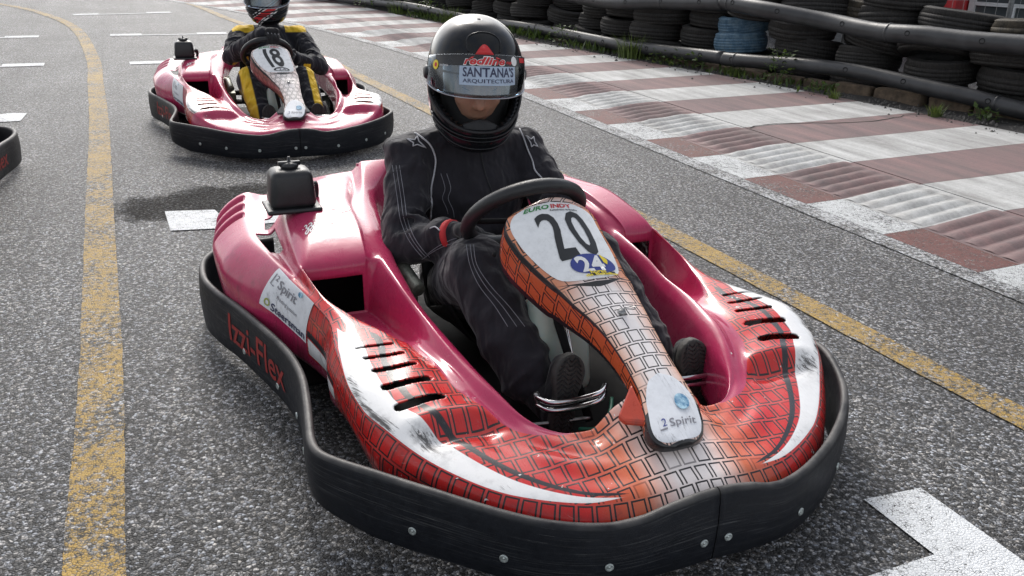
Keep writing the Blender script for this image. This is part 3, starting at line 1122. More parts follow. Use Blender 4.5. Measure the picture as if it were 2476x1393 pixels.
def decal(name, VF, fn, mat, parent, lift=0.0012, maxlen=None):
    """lay a flat shape on a surface; fn maps its 2d coordinates to (point, normal)"""
    V, F = VF
    if maxlen:
        V, F = split_long(V, F, maxlen)
    P = []
    for x, y in V:
        p, n = fn(x, y)
        P.append(np.asarray(p) + np.asarray(n) * lift)
    return obj(name, P, F, mat, parent, smooth=True)


def stroke2(P, w):
    """flat ribbon along a 2d polyline"""
    P = np.asarray(P, float)
    T_ = np.gradient(P, axis=0)
    T_ /= np.maximum(np.linalg.norm(T_, axis=1)[:, None], 1e-9)
    N = np.stack([-T_[:, 1], T_[:, 0]], 1)
    n = len(P)
    ww = (np.asarray(w) if hasattr(w, '__len__') else np.full(n, w))[:, None]
    V = np.concatenate([P + N * ww / 2, P - N * ww / 2])
    return V, [(i, n + i, n + i + 1, i + 1) for i in range(n - 1)]


HALF = int(np.argmin(np.abs(UI - 16)))


def u_of_s(s_):
    """station on the engine side whose shoulder lies at forward position s_"""
    return float(np.interp(s_, SH[:HALF, 20, 1], UI[:HALF]))


def flank_fn(sb0, sb1, vb0, vb1, st0, st1, vt):
    """sticker patch on the flank, even in metres: bottom edge sb0..sb1, top edge st0..st1"""
    def fn(x, y):
        s_ = (sb0 + (sb1 - sb0) * x) * (1 - y) + (st0 + (st1 - st0) * x) * y
        v = (vb0 + (vb1 - vb0) * x) * (1 - y) + vt * y
        return surf(u_of_s(s_), v)
    return fn


def patch_fn(c00, c10, c01, c11):
    """bilinear (x,y in 0..1) -> shell station/column"""
    def fn(x, y):
        u = (c00[0] * (1 - x) + c10[0] * x) * (1 - y) + (c01[0] * (1 - x) + c11[0] * x) * y
        v = (c00[1] * (1 - x) + c10[1] * x) * (1 - y) + (c01[1] * (1 - x) + c11[1] * x) * y
        return surf(u, v)
    return fn


SCRIPT = [  # hand-written signature on the pod top, loose strokes
    [(0, .32), (.02, .34)], [(.06, .42), (.10, .46), (.12, .40), (.09, .30), (.13, .28), (.15, .18), (.10, .05), (.06, .12), (.12, .22), (.20, .34)],
    [(.17, .42), (.22, .47), (.24, .40), (.21, .31), (.25, .28), (.26, .18), (.21, .06), (.18, .14), (.24, .24), (.32, .36)],
    [(.30, .44), (.31, .36), (.34, .34), (.42, .42), (.50, .52)], [(.31, .52), (.315, .55)],
    [(.66, .92), (.60, .95), (.57, .80), (.58, .50), (.56, .22), (.52, .20), (.54, .36), (.64, .56), (.72, .66)],
    [(.74, .98), (.71, .80), (.72, .66), (.78, .68)], [(.78, .74), (.83, .80), (.82, .70), (.78, .70), (.82, .66), (.88, .72)],
    [(.88, .84), (.96, .68)], [(.97, .86), (.87, .66)]]


# ------------------------------------------------------------------ bumper
BP = [(-.60,-1.90),(-.72,-1.885),(-.80,-1.84),(-.852,-1.76),(-.872,-1.66),(-.872,-1.54),(-.845,-1.42),(-.805,-1.30),(-.762,-1.14),(-.728,-1.00),(-.712,-.90),(-.708,-.80),(-.716,-.70),
      (-.732,-.58),(-.743,-.49),(-.735,-.435),(-.70,-.385),(-.645,-.325),(-.555,-.225),(-.428,-.10),(-.33,-.035),(-.22,-.002),(-.10,.006),(0,.004)]
BR = [(.10,.006),(.20,-.004),(.30,-.042),(.40,-.10),(.50,-.178),(.58,-.265),(.645,-.365),(.69,-.46),(.70,-.54),(.69,-.64),(.675,-.76),(.665,-.90),(.665,-1.05),(.675,-1.2),
      (.70,-1.36),(.735,-1.52),(.745,-1.66),(.72,-1.78),(.64,-1.87),(.50,-1.90)]
BPATH = smooth_pts(BP + BR, 8)
bl = np.concatenate([[0], np.cumsum(np.linalg.norm(np.diff(BPATH, axis=0), axis=1))])
i0 = int(np.argmin(np.abs(BPATH[:, 0]) + (BPATH[:, 1] < -1) * 9))
bl = bl - bl[i0]                                   # 0 at the seam, negative on the engine side
TOPX = [-.62,-.42,-.32,-.24,-.17,-.10,-.05,0,.05,.09,.13,.17,.25,.34,.48,.66]
TOPZ = [.200,.190,.184,.179,.186,.203,.209,.211,.209,.203,.190,.184,.187,.192,.198,.204]


def btop(l):
    return float(np.interp(l, [-2.6, -2.2, -1.2, -.9] + TOPX + [.9, 1.3, 2.4], [.212, .214, .212, .204] + TOPZ + [.204, .200, .19]))


def bbot(l):
    """lower edge of the band: it rises round the front corners"""
    return float(np.interp(abs(l), CZ[0], CZ[1]))


def bframe(l):
    x = np.interp(l, bl, BPATH[:, 0]); y = np.interp(l, bl, BPATH[:, 1])
    x2 = np.interp(l + .004, bl, BPATH[:, 0]); y2 = np.interp(l + .004, bl, BPATH[:, 1])
    x1 = np.interp(l - .004, bl, BPATH[:, 0]); y1 = np.interp(l - .004, bl, BPATH[:, 1])
    tx, ty = x2 - x1, y2 - y1
    n = math.hypot(tx, ty)
    tx, ty = tx / n, ty / n
    return np.array([x, y]), np.array([-ty, tx])      # outward normal (left of travel as the path runs round the nose)


def bpos(t, s_):
    return float(bl[int(np.argmin(np.hypot(BPATH[:, 0] - t, BPATH[:, 1] - s_)))])


CZ = ([-bpos(*q_) for q_ in ((-.645, -.325), (-.70, -.385), (-.735, -.435), (-.743, -.49), (-.732, -.58), (-.716, -.70), (-.708, -.80))], [.035, .054, .070, .080, .076, .052, .035])


def bsurf(l, h):
    """outer face of the bumper at path length l and height fraction h; kart-local point and normal"""
    p, n = bframe(l)
    z0, z1 = bbot(l), btop(l)
    z = z0 + (z1 - z0) * h
    bulge = .006 * math.sin(math.pi * min(max(h, 0), 1))
    q = p + n * bulge
    return to_local((q[0], q[1], z)), to_local((n[0], n[1], 0.0))


def bumper_half(lmin, lmax, name, parent):
    L = np.linspace(lmin, lmax, 170)
    sec = [(-.004, 0.0), (0, .03), (.004, .3), (.006, .55), (.003, .85), (0, .945), (-.003, .985), (-.008, 1.0), (-.013, 1.0), (-.018, .985), (-.021, .94), (-.021, .5), (-.021, 0.0)]
    V, F, hh, pl = [], [], [], []
    m = len(sec)
    for l in L:
        p, n = bframe(l)
        z0, z1 = bbot(l), btop(l)
        for o, h in sec:
            q = p + n * o
            V.append(to_local((q[0], q[1], z0 + (z1 - z0) * h)))
            hh.append(h)
            pl.append(l)
    for i in range(len(L) - 1):
        for k in range(m - 1):
            F.append((i * m + k, i * m + k + 1, (i + 1) * m + k + 1, (i + 1) * m + k))
    F.append(tuple(range(m)))
    F.append(tuple((len(L) - 1) * m + k for k in range(m - 1, -1, -1)))
    F = [f[::-1] for f in F]
    return obj(name, V, F, M['bumper'], parent, True, dict(hh=hh, pl=pl))


# ------------------------------------------------------------------ steering fairing
FS = np.array([  # forward s, centre t, half width, up z
    (-.120, -.010, .022, .256), (-.128, -.011, .046, .260), (-.143, -.010, .062, .268), (-.168, -.004, .069, .281), (-.212, .008, .067, .303), (-.26, .013, .060, .327),
    (-.32, .012, .058, .357), (-.38, .009, .062, .387), (-.44, .003, .072, .418), (-.50, -.008, .087, .447), (-.535, -.016, .096, .470),
    (-.555, -.026, .101, .486), (-.60, -.046, .115, .525), (-.645, -.063, .124, .563), (-.68, -.070, .126, .591), (-.705, -.070, .116, .612), (-.718, -.064, .099, .623), (-.728, -.052, .072, .631)])
FAN, FAM = 8, 17
FSD = pchip(FS, FAN)


def fair_pt(q, w):
    """q along 0 (tip) .. 1 (top), w across -1..1 on the printed face; kart-local point and normal"""
    def P(q_, w_):
        f = min(max(q_, 0), 1) * (len(FSD) - 1.001)
        i = int(f); a = f - i
        r = FSD[i] * (1 - a) + FSD[i + 1] * a
        crown = .010 + .012 * min(1, max(0, (q_ - .45) / .3))
        return np.array([r[1] + r[2] * w_, -(r[0]), r[3] - crown * w_ * w_])
    p = P(q, w)
    dq = P(min(q + .004, 1), w) - P(max(q - .004, 0), w)
    dw = P(q, w + .01) - P(q, w - .01)
    n = np.cross(dw, dq)
    n = n / max(np.linalg.norm(n), 1e-9)
    if n[2] < 0: n = -n
    return p, n


def mat_fairing(name='fairing_graphics', pale=False):
    t = NT(name)
    po = t.coord()
    fq, fw, ql, wl = t.attr('fq'), t.attr('fw'), t.attr('ql'), t.attr('wl')
    line, inside, rnd = brick_lines(t, wl, ql, 0.034, 0.039, 0.0022, 0.0031)
    aw = t.math('ABSOLUTE', fw)
    g = t.ramp(aw, 0.35, 1.0)
    top = t.ramp(fq, 0.54, 0.62)
    c = t.mix(g, (0.80, 0.75, 0.74), (0.74, 0.42, 0.30))
    c = t.mix(t.math('MULTIPLY', top, t.math('MULTIPLY_ADD', g, 0.7, 0.3)), c, (0.66, 0.24, 0.12))
    c = t.mix(t.ramp(fq, 0.96, 1.0), c, (0.75, 0.50, 0.42))
    if pale:
        c = t.mix(0.75, c, (0.74, 0.68, 0.66))
    side = t.ramp(aw, 1.02, 1.06)
    c = t.mix(side, c, (0.30, 0.11, 0.09) if pale else (0.56, 0.105, 0.035))
    c = t.mix(t.math('MULTIPLY', line, t.ramp(rnd, 0.05, 0.2)), c, (0.018, 0.015, 0.015))
    # black bead between face and side
    bead = t.math('MULTIPLY', t.math('GREATER_THAN', aw, 0.995), t.math('LESS_THAN', aw, t.ramp(fq, 0.35, 0.75, 1.12, 1.22)))
    c = t.mix(bead, c, (0.016, 0.017, 0.02))
    edge = t.math('GREATER_THAN', aw, 1.90)
    edge = t.math('MAXIMUM', edge, t.math('LESS_THAN', fq, 0.028))
    tip = t.math('MULTIPLY', t.math('GREATER_THAN', aw, 0.86), t.math('LESS_THAN', fq, t.math('MULTIPLY_ADD', aw, -0.05, 0.27)))
    edge = t.math('MAXIMUM', edge, tip)
    c = t.mix(edge, c, (0.016, 0.016, 0.018))
    crease = t.math('LESS_THAN', t.math('ABSOLUTE', t.math('SUBTRACT', fq, t.math('ADD', 0.576, t.math('MULTIPLY', t.math('MULTIPLY', fw, fw), 0.05)))), t.math('MULTIPLY', 0.014, t.math('SUBTRACT', 1.0, aw)))
    c = t.mix(crease, c, (0.012, 0.012, 0.013))
    n1 = t.noise(po, 35.0, 5.0, 0.7)
    return t.set(c, t.ramp(n1, 0.3, 0.7, 0.24, 0.36), 0.0, t.bump(n1, 0.05, 0.004), Coat_Weight=0.3)


def fairing_mesh():
    n = len(FSD)
    q = np.linspace(0, 1, n)
    ws = list(np.linspace(-1, 1, FAM))
    sides = [1.06, 1.25, 1.5, 1.75, 1.95, 2.05]
    cols = [-x for x in sides[::-1]] + ws + sides
    ql = np.concatenate([[0], np.cumsum(np.linalg.norm(np.diff(FSD[:, [0, 3]], axis=0), axis=1))])
    V, fq, fw, aql, awl = [], [], [], [], []
    for i in range(n):
        r = FSD[i]
        depth = np.interp(q[i], [0, .06, .2, .4, .62, .8, .95, 1.0], [.010, .016, .030, .050, .085, .095, .06, .02])
        flare = np.interp(q[i], [0, .1, .4, .65, .9, 1], [.003, .003, .004, .008, .008, .003])
        for w in cols:
            if abs(w) <= 1:
                p, _ = fair_pt(q[i], w)
                wl = r[2] * w
            else:
                sg = 1 if w > 0 else -1
                k = (abs(w) - 1) / 1.05
                p, _ = fair_pt(q[i], sg)
                p = p + np.array([sg * flare * math.sin(k * 2.2) , .25 * depth * k, -depth * (k ** 1.15)])
                wl = sg * (r[2] + depth * k)
            V.append(p); fq.append(q[i]); fw.append(w); aql.append(ql[i]); awl.append(wl)
    m = len(cols)
    F = [(i * m + k, i * m + k + 1, (i + 1) * m + k + 1, (i + 1) * m + k) for i in range(n - 1) for k in range(m - 1)]
    F += [tuple(range(m))[::-1], tuple((n - 1) * m + k for k in range(m))]
    return mesh_from('steering_fairing', V, F, True, dict(fq=fq, fw=fw, ql=aql, wl=awl))


M['fairing'] = mat_fairing()
M['fairing18'] = mat_fairing('fairing_graphics_faded', True)


def inset_plate(q0, q1, pad, n=26, m=12):
    """rounded plate lying on the fairing face between q0 and q1"""
    V, F = [], []
    for i in range(n + 1):
        u = i / n
        # rounded ends
        e = 1 - abs(2 * u - 1) ** 4.5
        wmax = pad * max(e, 0.0) ** 0.5
        q = q0 + (q1 - q0) * u
        for k in range(m + 1):
            V.append((-wmax + 2 * wmax * k / m, q))
    V = np.array(V)
    F = [(i * (m + 1) + k, i * (m + 1) + k + 1, (i + 1) * (m + 1) + k + 1, (i + 1) * (m + 1) + k) for i in range(n) for k in range(m)]
    return V, F


def fair_fn(x, y):
    return fair_pt(y, x)


# ------------------------------------------------------------------ one kart
SHELL_ME = shell_mesh()
FAIR_ME = fairing_mesh()
WHEEL_C = Vector((-.08, .84, .55))
WHEEL_N = Vector((0, .72, .69)).normalized()     # towards the driver
WHEEL_X = Vector((1, 0, 0))
WHEEL_Y = WHEEL_N.cross(WHEEL_X).normalized()     # points up the wheel
if WHEEL_Y.z < 0: WHEEL_Y = -WHEEL_Y
WHEEL_R = 0.155


def wheel_pt(deg, r=WHEEL_R):
    a = R(deg)
    return WHEEL_C + WHEEL_X * (math.cos(a) * r) + WHEEL_Y * (math.sin(a) * r)


def rounded_box(c, d, r, mat, name, parent, taper=1.0):
    mb = MB()
    mb.box(c, d, None, taper)
    return mb.build(name, mat, parent, bevel=r, seg=3)


def make_kart(loc, yaw, number, full, scale=1.0, detail=True):
    k = empty('go_kart', loc, yaw)
    k.scale = (scale,) * 3
    # bumper in two bolted halves
    bump_l = bumper_half(bl[0], -.0012, 'bumper', k)
    bump_r = bumper_half(.0012, bl[-1], 'bumper', k)
    sc_me = None
    for l, h in [(-.03, .33), (.03, .33), (-.245, .36), (.235, .36), (-.455, .36), (.46, .36), (-.66, .36), (.68, .36),
                 (-1.30, .25), (-1.48, .25), (-1.10, .2), (-1.72, .3), (1.3, .3), (1.6, .3)]:
        p, n = bsurf(l, h)
        if sc_me is None:
            mb = MB()
            mb.lathe([(.0001, .003), (.0022, .003), (.003, .0012), (.0045, .0012), (.0075, .0034), (.0092, .0022), (.0095, 0)], 14)
            sc_me = mesh_from('screw', mb.V, mb.F, True)
            sc_me.materials.append(M['screw'])
        s = link_mesh('screw', sc_me, bump_l if l < 0 else bump_r)
        s.location = tuple(p + n * .0002)
        s.rotation_euler = Vector(n).to_track_quat('Z', 'Y').to_euler()
    # lettering cut into the side bands
    VF = fit_text('Izzi-Flex', 0, 1, 0, 1, offset=.012)
    la, lb = bpos(-.815, -1.33), bpos(-.716, -.93)
    decal('bumper_lettering', VF, lambda x, y: bsurf(la + (lb - la) * x, .30 + .50 * y), M['dull_red'], bump_l, .0012, .12)
    decal('bumper_lettering', VF, lambda x, y: bsurf(-lb + (lb - la) * x, .30 + .50 * y), M['dull_red'], bump_r, .0012, .12)

    shell = link_mesh('body_shell', SHELL_ME, k, M['shell20'] if full else M['shell18'])
    sm = shell.modifiers.new('thick', 'SOLIDIFY')
    sm.thickness = .004
    sm.offset = -1
    # vinyl on the engine-side flank
    fn = flank_fn(-1.185, -.945, .98, .72, -1.165, -.925, 1.97) if full else patch_fn((4.0, .95), (6.25, .6), (3.4, 1.95), (6.0, 1.95))
    st = decal('sponsor_sticker', grid2(0, 1, 0, 1, 90, 40), fn, M['sticker'], shell, .0014)
    decal('print', fit_text('Spirit', .21, .67, .50, .76, offset=.012), fn, M['grey_ink'], st, .0034, .03)
    decal('print', stroke2([(.07, .80), (.06, .54), (.14, .535)], .020), fn, M['grey_ink'], st, .0034)
    decal('print', fit_text('2', .11, .17, .66, .80, offset=.012), fn, M['grey_ink'], st, .0034, .03)
    decal('globe', ellipse2(.70, .85, .050, .085), fn, M['globe'], st, .0034)
    decal('print', fit_text('Printing passion', .28, .76, .36, .45, offset=.01), fn, M['grey_ink'], st, .0034, .03)
    decal('print', fit_text('Steersman', .22, .97, .06, .25, offset=.014), fn, M['navy_ink'], st, .0034, .03)
    decal('print', ellipse2(.135, .18, .055, .085, 24, .62), fn, M['olive_ink'], st, .0034)
    # signature on the pod top
    fs = patch_fn((3.25, 4.62), (2.95, 6.15), (2.62, 4.55), (2.25, 6.1))
    for pl in SCRIPT:
        P = smooth_pts(pl, 5) if len(pl) > 2 else np.array(pl)
        decal('signature', stroke2(P, .034), fs, M['white_ink'], shell, .0014)

    # steering fairing
    fair = link_mesh('steering_fairing', FAIR_ME, k, M['fairing'] if full else M['fairing18'])
    decal('number_plate', inset_plate(.602, .938, .92), fair_fn, M['plate'], fair, .0016)
    if number == '20':
        decal('numeral', fit_text('2', -.42, .08, .690, .850, offset=.018), fair_fn, M['black_ink'], fair, .0030, .05)
        decal('numeral', fit_text('0', .20, .66, .694, .854, offset=.018), fair_fn, M['black_ink'], fair, .0030, .05)
    else:
        decal('numeral', fit_text('1', -.40, -.22, .675, .855, offset=.012), fair_fn, M['black_ink'], fair, .0030, .05)
        decal('numeral', fit_text('8', -.10, .46, .675, .855, offset=.022), fair_fn, M['black_ink'], fair, .0030, .05)
    decal('print', fit_text('EURO', -.62, -.02, .872, .906, offset=.03, shear=.1), fair_fn, M['green_ink'], fair, .0030, .1)
    decal('print', fit_text('INDY', .02, .52, .875, .909, offset=.03), fair_fn, M['red_ink'], fair, .0030, .1)
    decal('print', fit_text('Kartodromo da Batalha', -.02, .60, .858, .868, offset=.02), fair_fn, M['black_ink'], fair, .0032, .1)
    if number == '20':
        decal('print', ellipse2(.22, 0.6688, .56, .030), fair_fn, M['blue_ink'], fair, .0034, .12)
        ck = M['black_ink']
        for i in range(4):
            decal('print', grid2(-.05 + .19 * i, .10 + .19 * i, .624 + .008 * (i % 2), .638 + .008 * (i % 2), 3, 1), fair_fn, ck, fair, .0033)
        decal('print', fit_text('24', -.16, .50, 0.6498, 0.6936, offset=.03), fair_fn, M['white_ink'], fair, .0040, .1)
        decal('print', fit_text('horas', .00, .42, 0.6373, 0.6549, offset=.03), fair_fn, M['yellow_ink'], fair, .0044, .1)
        decal('print', fit_text('da Batalha', -.18, .70, 0.6220, 0.6388, offset=.03), fair_fn, M['yellow_ink'], fair, .0044, .1)
        decal('print', stroke2([(.50, .694), (.52, .686), (.58, .680), (.64, .682)], [.004, .02, .02, .004]), fair_fn, M['yellow_ink'], fair, .0042)
    else:
        decal('print', ellipse2(.08, .650, .50, .022, 28, .75), fair_fn, M['black_ink'], fair, .0034)
        decal('print', fit_text('24', -.16, .36, .634, .666, offset=.02), fair_fn, M['grey_ink'], fair, .0038, .1)
    pl = inset_plate(.034, .315, .90)
    decal('nose_plate', pl, fair_fn, M['sticker'], fair, .0016)
    decal('globe', ellipse2(.36, .228, .27, .023), fair_fn, M['globe'], fair, .0045)
    decal('print', fit_text('Spirit', -.26, .70, .142, .186, offset=.01), fair_fn, M['grey_ink'], fair, .0026, .1)
    decal('print', stroke2([(-.64, .19), (-.64, .150), (-.38, .150)], .008), fair_fn, M['grey_ink'], fair, .0026)
    decal('print', fit_text('2', -.52, -.36, .162, .192), fair_fn, M['blue_ink'], fair, .0026, .1)
    # quarter-turn clip
    p, n = fair_pt(.475, .05)
    mb = MB()
    mb.lathe([(.0001, .008), (.007, .008), (.010, .004), (.011, 0)], 14, rot_to(n), p)
    mb.tube([Vector(p) + Vector(n) * .009 + Vector(d) for d in ((-.02, .004, 0), (-.008, 0, .004), (.006, -.002, .003), (.026, -.010, .002), (.034, -.004, .003), (.024, .004, .004), (.006, .003, .004))], .0016, 6)
    mb.build('clip', M['steel'], fair, True)
    p, n = fair_pt(.80, -1.0)
    mb = MB()
    mb.lathe([(.0001, .006), (.006, .006), (.008, 0)], 12, rot_to((-1, 0, .3)), np.array(p) + np.array([-.032, .012, -.045]))
    mb.build('rivet', M['blacksteel'], fair, True)
    # ears of the fairing foot resting on the nose
    for sg in (-1, 1):
        mb = MB()
        V = [(.0 + sg * .058, .185, .276), (.0 + sg * .100, .225, .268), (.0 + sg * .104, .245, .272), (.006 + sg * .058, .285, .325),
             (.0 + sg * .058, .185, .262), (.0 + sg * .100, .225, .255), (.0 + sg * .104, .245, .258), (.006 + sg * .058, .285, .308)]
        F = [(0, 1, 2, 3), (7, 6, 5, 4), (0, 4, 5, 1), (1, 5, 6, 2), (2, 6, 7, 3), (3, 7, 4, 0)]
        o = obj('fairing_ear', V, F, M['ear_red'] if full else M['blackplastic'], fair, False)
        bv = o.modifiers.new('b', 'BEVEL'); bv.width = .006; bv.segments = 2

    # steering wheel
    mb = MB()
    ring = []
    for i in range(48):
        a = 360 * i / 48
        r = WHEEL_R * (1 - .10 * max(0, -math.sin(R(a))) ** 3)
        ring.append(wheel_pt(a, r))
    mb.tube(ring, .0195, 14, closed=True)
    sw = mb.build('steering_wheel', M['grip'], k, True)
    mb = MB()
    for a in (0, 180, 270):
        mb.tube([WHEEL_C - WHEEL_N * .012, wheel_pt(a, WHEEL_R * .93)], .008, 8)
    mb.lathe([(.0001, .01), (.03, .01), (.035, -.012), (.0001, -.012)], 18, rot_to(WHEEL_N), WHEEL_C)
    mb.build('spokes', M['blacksteel'], sw, True)
    mb = MB()
    mb.tube([WHEEL_C, (-.03, .50, .10)], .011, 10)
    mb.build('steering_column', M['blacksteel'], k, True)
    for dx in (-.012, .006):
        mb = MB()
        mb.tube([(-.045 + dx, .70, .40), (-.035 + dx, .56, .14)], .0045, 8)
        mb.build('support_rod', M['chrome'], k, True)
    rounded_box((-.03, .73, .22), (.19, .16, .26), .035, M['tank'], 'fuel_tank', k, .8)

    # floor, rails, pedals
    V = [(-.30, .25, .045), (.30, .25, .045), (.40, .60, .045), (.44, 1.70, .045), (-.44, 1.70, .045), (-.40, .60, .045)]
    mb = MB()
    mb.add([(x, y, z) for x, y, z in V] + [(x, y, z - .006) for x, y, z in V], [(0, 1, 2, 3, 4, 5), (11, 10, 9, 8, 7, 6)] + [(i, i + 6, (i + 1) % 6 + 6, (i + 1) % 6) for i in range(6)])
    mb.build('floor_pan', M['blacksteel'], k)
    for sg in (-1, 1):
        mb = MB()
        mb.tube(smooth_pts([(sg * .12, .12, .07), (sg * .22, .22, .07), (sg * .29, .45, .07), (sg * .34, .9, .07), (sg * .40, 1.4, .07), (sg * .40, 1.8, .08)], 5), .015, 10)
        mb.build('chassis_rail', M['blacksteel'], k, True)
        mb = MB()
        mb.tube(smooth_pts([(sg * .03, .50, .11), (sg * .15, .53, .10), (sg * .27, .56, .10)], 4), .006, 8)
        mb.build('tie_rod', M['steel'], k, True)
    mb = MB()
    mb.tube([(-.28, .46, .085), (.28, .46, .085)], .012, 10)
    mb.build('front_cross_tube', M['blacksteel'], k, True)
    # pedal hoops: a pair of bent chrome bars passing in front of each shoe
    for nm, xs in (('brake_pedal', (-.165, -.150, -.10, -.02, .02)), ('throttle_pedal', (.338, .335, .29, .20, .15))):
        pe = None
        for zz in (.182, .160):
            P = smooth_pts([(xs[0], .535, zz - .004), (xs[1], .492, zz), (xs[2], .478, zz + .002), (xs[3], .482, zz + .006), (xs[4], .520, zz + .004)], 6)
            mb = MB()
            mb.tube(P, .0075, 10)
            o = mb.build(nm if pe is None else 'bar', M['chrome'], k if pe is None else pe, True)
            pe = pe or o
        mb = MB()
        x = xs[0]
        mb.box((x, .537, .170), (.012, .012, .036))
        mb.lathe([(.0001, .006), (.006, .006), (.007, 0), (.0001, 0)], 10, rot_to((-1 if x < 0 else 1, -.3, 0)), (x, .535, .172))
        mb.build('pedal_bracket', M['steel'], pe, True)
    mb = MB()
    mb.tube(smooth_pts([(.03, .50, .155), (-.01, .44, .150), (-.05, .42, .130), (-.08, .46, .11)], 6), .005, 8)
    mb.build('brake_hose', M['hose'], k, True)
    mb = MB()
    mb.box((-.03, .40, .085), (.016, .016, .12))
    for zz in (.07, .11, .14):
        mb.lathe([(.0001, .012), (.006, .012), (.006, 0), (.0001, 0)], 8, rot_to((.5, -1, .1)), (-.03, .39, zz))
    mb.tube([(-.06, .42, .12), (.05, .45, .12)], .007, 8)
    mb.build('pedal_post', M['steel'], k, True)

    # seat, engine lump, airbox, wheels
    U, Wn = 11, 13
    V, F = [], []
    for i in range(U):
        u = i / (U - 1)
        y = .96 + u * .50 if u < .55 else 1.235 + (u - .55) * .52
        z = .10 if u < .5 else .10 + (u - .5) ** 1.15 * .95
        for j in range(Wn):
            w = -1 + 2 * j / (Wn - 1)
            V.append((-.035 + w * .205 * (1 - .25 * max(0, u - .6)), y - (abs(w) ** 3) * .10 * u, z + (abs(w) ** 3.2) * .17 * (1 - u) - (abs(w) ** 3) * .10 * max(0, u - .6)))
    F = [(i * Wn + j, i * Wn + j + 1, (i + 1) * Wn + j + 1, (i + 1) * Wn + j) for i in range(U - 1) for j in range(Wn - 1)]
    seat = obj('seat', V, F, M['seatmat'], k, True)
    so = seat.modifiers.new('t', 'SOLIDIFY'); so.thickness = .008
    mb = MB()
    mb.box((-.50, 1.43, .22), (.22, .22, .22))
    for i in range(7):
        mb.box((-.355, 1.22 + .03 * i, .27), (.10, .008, .13))
    mb.box((-.33, 1.20, .20), (.09, .12, .10))
    mb.tube([(-.32, 1.02, .30), (-.33, 1.16, .33), (-.36, 1.26, .33)], .022, 10)
    mb.build('engine', M['alloy'], k, bevel=.006)
    ab = rounded_box((-.597, 1.41, .527), (.140, .118, .115), .022, M['blackplastic'], 'airbox', k, .86)
    rounded_box((-.597, 1.41, .466), (.162, .135, .014), .006, M['blackplastic'], 'flange', ab)
    mb = MB()
    mb.lathe([(.0001, .034), (.004, .034), (.005, .020), (.012, .018), (.026, .014), (.028, .006), (.024, 0)], 16, None, (-.597, 1.41, .584))
    mb.box((-.597, 1.41, .598), (.064, .016, .011))
    mb.build('cap', M['blackplastic'], ab, True)
    mb = MB()
    mb.tube(smooth_pts([(-.525, 1.47, .500), (-.512, 1.48, .51), (-.508, 1.49, .48), (-.515, 1.48, .455)], 5), .010, 8)
    mb.build('breather_hose', M['rubber'], ab, True)

    for sg, xo in ((-1, .68), (1, .54)):  # black trays, plus panels added inside the pods so their windows stay dark
        mb = MB()
        mb.box((sg * (xo + .40) / 2, 1.32, .062), (xo - .40, .62, .006))
        mb.build('pod_tray', M['blacksteel'], k)
        mb = MB()
        mb.box((sg * (xo + .38) / 2, 1.30, .20), (xo - .42, .006, .26))
        mb.build('pod_dark_panel', M['blacksteel'], k)

    def tyre(c, r, w, name='wheel'):
        prof = [(r * .52, -w * .42), (r * .60, -w * .5), (r * .88, -w * .5), (r * .97, -w * .42), (r, -w * .3), (r, w * .3), (r * .97, w * .42), (r * .88, w * .5), (r * .60, w * .5), (r * .52, w * .42)]
        mb = MB()
        mb.lathe(prof, 32, Matrix.Rotation(R(90), 3, 'Y'), c)
        o = mb.build(name, M['rubber'], k, True)
        mb = MB()
        mb.lathe([(.0001, -w * .2), (r * .5, -w * .2), (r * .54, -w * .42), (r * .54, w * .42), (r * .5, w * .2), (.0001, w * .2)], 20, Matrix.Rotation(R(90), 3, 'Y'), c)
        mb.build('rim', M['alloy'], o, True)
    tyre((-.60, 1.42, .14), .139, .19)
    tyre((.50, 1.42, .14), .139, .19)
    tyre((-.47, .56, .115), .114, .12)
    tyre((.47, .56, .115), .114, .12)
    mb = MB()
    mb.tube([(-.66, 1.42, .14), (.58, 1.42, .14)], .02, 10)
    mb.build('rear_axle', M['steel'], k, True)
    # rear end: a tube frame with a plastic strip
    mb = MB()
    mb.tube(smooth_pts([(-.62, 1.88, .12), (-.3, 1.92, .12), (0, 1.93, .12), (.3, 1.92, .12), (.52, 1.88, .12)], 4), .02, 10)
    mb.build('rear_tube', M['blacksteel'], k, True)
    V = []
    pr = NET[0]
    for w in np.linspace(-1, 1, 15):
        for z in (.34, .42, .50):
            V.append((w * .30 - .02, 1.735 + .03 * (1 - w * w) - (z - .5) * .3, z))
    F = [(i * 3 + j, i * 3 + j + 1, (i + 1) * 3 + j + 1, (i + 1) * 3 + j) for i in range(14) for j in range(2)]
    rb = obj('rear_panel', V, F, M['pinkplain'], k, True)
    so = rb.modifiers.new('t', 'SOLIDIFY'); so.thickness = .006
    return k


M['pinkplain'] = simple('crimson_plastic', PINK, 0.28, 0, 0.12, 6, Coat_Weight=0.5)

KA = R(23.43)
kart20 = make_kart((.4334, 1.5146, 0), KA, '20', True)
tag(kart20, 'crimson go-kart number 20 with orange brick graphics on its nose, nearest the camera', 'go-kart', 'rental karts on the grid')
kart18 = make_kart((-1.228, 4.957, 0), R(21.0), '18', False, .925)
tag(kart18, 'crimson go-kart number 18 with a plain nose, behind the driver in black', 'go-kart', 'rental karts on the grid')


